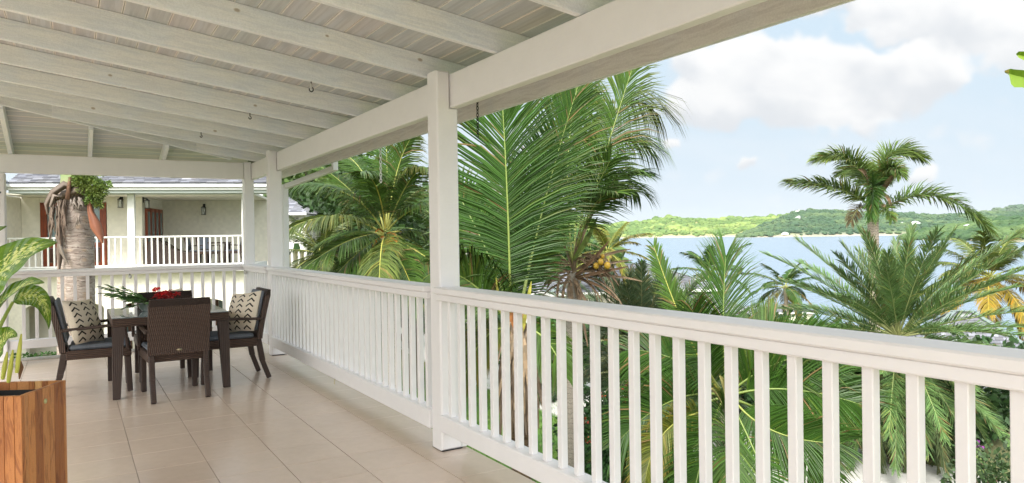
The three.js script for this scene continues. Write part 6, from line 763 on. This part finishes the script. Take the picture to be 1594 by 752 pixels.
{ // wooded rise behind the trees at left
  const r = rng(500), im = new THREE.InstancedMesh(blobGeo(5, 0.45), S({ roughness: 1 }), 1150); im.name = 'wooded_rise'; im.castShadow = im.receiveShadow = true; im.userData = { kind: 'stuff', label: 'dense green wood on the rise behind the palms at left', category: 'woods' }; const mm = new THREE.Matrix4(), q = new THREE.Quaternion(), cl = new THREE.Color();
  for (let k = 0; k < 900; k++) { const px = lerp(380, 930, r()), d = lerp(75, 210, r()), p = at(px, 372, d), top = lerp(8, 1.0, sstep(560, 900, px)) * (0.4 + 0.6 * (d / 210)), s = 2.2 + 2.4 * r(); q.setFromAxisAngle(UP, r() * 6.28); mm.compose(V(p.x, lerp(-5, top, Math.pow(r(), 0.5)) , p.z), q, V(s, s, s)); im.setMatrixAt(k, mm); const c = mix3([0.05, 0.10, 0.025], [0.12, 0.17, 0.04], r()); im.setColorAt(k, cl.setRGB(...c)); }
  for (let k = 900; k < 1150; k++) { const d = r(), s = 1.6 + 1.8 * r(), x = -24 - 40 * d, z = -95 + 130 * r(); q.setFromAxisAngle(UP, r() * 6.28); mm.compose(V(x, -4 + (2.5 + 5 * d) * r(), z), q, V(s, s, s)); im.setMatrixAt(k, mm); im.setColorAt(k, cl.setRGB(...mix3([0.05, 0.10, 0.025], [0.12, 0.17, 0.04], r()))); } scene.add(im);
}
{ // leaf tips reaching in at the right edge
  const D = 5.2, o = at(1690, 200, D), r = rng(109), t = thing('banana_plant', 'bright green torn leaf tips at the upper right edge', 'plant', V(o.x, groundY(o.x, o.z) - 0.05, o.z)); const O = t.position, P = (x, y, d = D) => rel(x, y, d, O); const s = new MB(); s.tube([V(0, 0, 0), P(1690, 500), P(1690, 250)], [0.1, 0.08, 0.05], 10, { col: [0.22, 0.28, 0.08] }); s.build('stem', M.solid, t);
  const blade = (pts, edge) => { const m = new MB(), N = pts.length; for (let k = 0; k < N - 1; k++) { const [a, b, c] = [0, 1, 2].map(j => P(pts[k][0], pts[k][1 + j], D + (j === 1 ? 0.03 : 0))), [d, e, f] = [0, 1, 2].map(j => P(pts[k + 1][0], pts[k + 1][1 + j], D + (j === 1 ? 0.03 : 0))); const c1 = edge && k === 0 ? [0.45, 0.35, 0.08] : vary([0.17, 0.30, 0.02], r, 0.12), c2 = edge && k === 0 ? [0.12, 0.16, 0.05] : vary([0.22, 0.34, 0.03], r, 0.12); m.quad(a, b, e, d, null, c1); m.quad(b, c, f, e, null, c2); } m.build('leaf', M.leaf, t); };
  blade([[1564, 110, 112, 113], [1571, 107.5, 114, 117], [1574, 107, 115, 131], [1579, 108, 117, 136], [1592, 109, 120, 136], [1620, 113, 132, 150], [1660, 140, 165, 185], [1690, 210, 215, 225]], true);
  blade([[1582, 83.5, 84, 85], [1586, 80, 84, 90], [1594, 80, 87, 94], [1620, 84, 100, 112], [1660, 120, 140, 160], [1692, 205, 212, 220]], false);
  blade([[1700, 210, 215, 225], [1760, 120, 160, 200], [1820, 130, 170, 210], [1860, 180, 190, 200]], false);
}
{ // grass of the lawn below
  const r = rng(600), m = new MB(); for (let k = 0; k < 6; k++) { const a = r() * 6.28, d = V(Math.cos(a), 0, Math.sin(a)), s = V(-d.z, 0, d.x), h = 0.06 + 0.05 * r(), b = d.clone().multiplyScalar(0.03 * r()); m.tri(b.clone().addScaledVector(s, 0.006), b.clone().addScaledVector(s, -0.006), b.clone().addScaledVector(d, 0.035).add(V(0, h, 0))); } const N = 60000, im = new THREE.InstancedMesh(m.geo(), new THREE.MeshPhysicalMaterial({ roughness: 0.7, side: THREE.DoubleSide, transmission: 0.25, thickness: 0 }), N); im.name = 'lawn_grass'; im.receiveShadow = true; im.userData = { kind: 'stuff', label: 'short bright green lawn below the porch', category: 'grass' }; const mm = new THREE.Matrix4(), q = new THREE.Quaternion(), cl = new THREE.Color(); let k = 0;
  while (k < N) { const x = 2.4 + 11.2 * r(), z = -3 - 25 * r(); if (r() > sstep(-30, -8, z) + 0.45) continue; q.setFromAxisAngle(UP, r() * 6.28); const s = 0.8 + 0.7 * r(); mm.compose(V(x, groundY(x, z), z), q, V(s * 1.3, s, s * 1.3)); im.setMatrixAt(k, mm); const f = 0.75 + 0.5 * r(), p = sstep(-0.2, 0.3, fbm(x * 0.6, z * 0.6, 3, 3)); im.setColorAt(k, cl.setRGB((0.09 + 0.06 * p) * f, (0.22 + 0.06 * p) * f, 0.03 * f)); k++; } scene.add(im);
}
renderer.render(scene, camera);
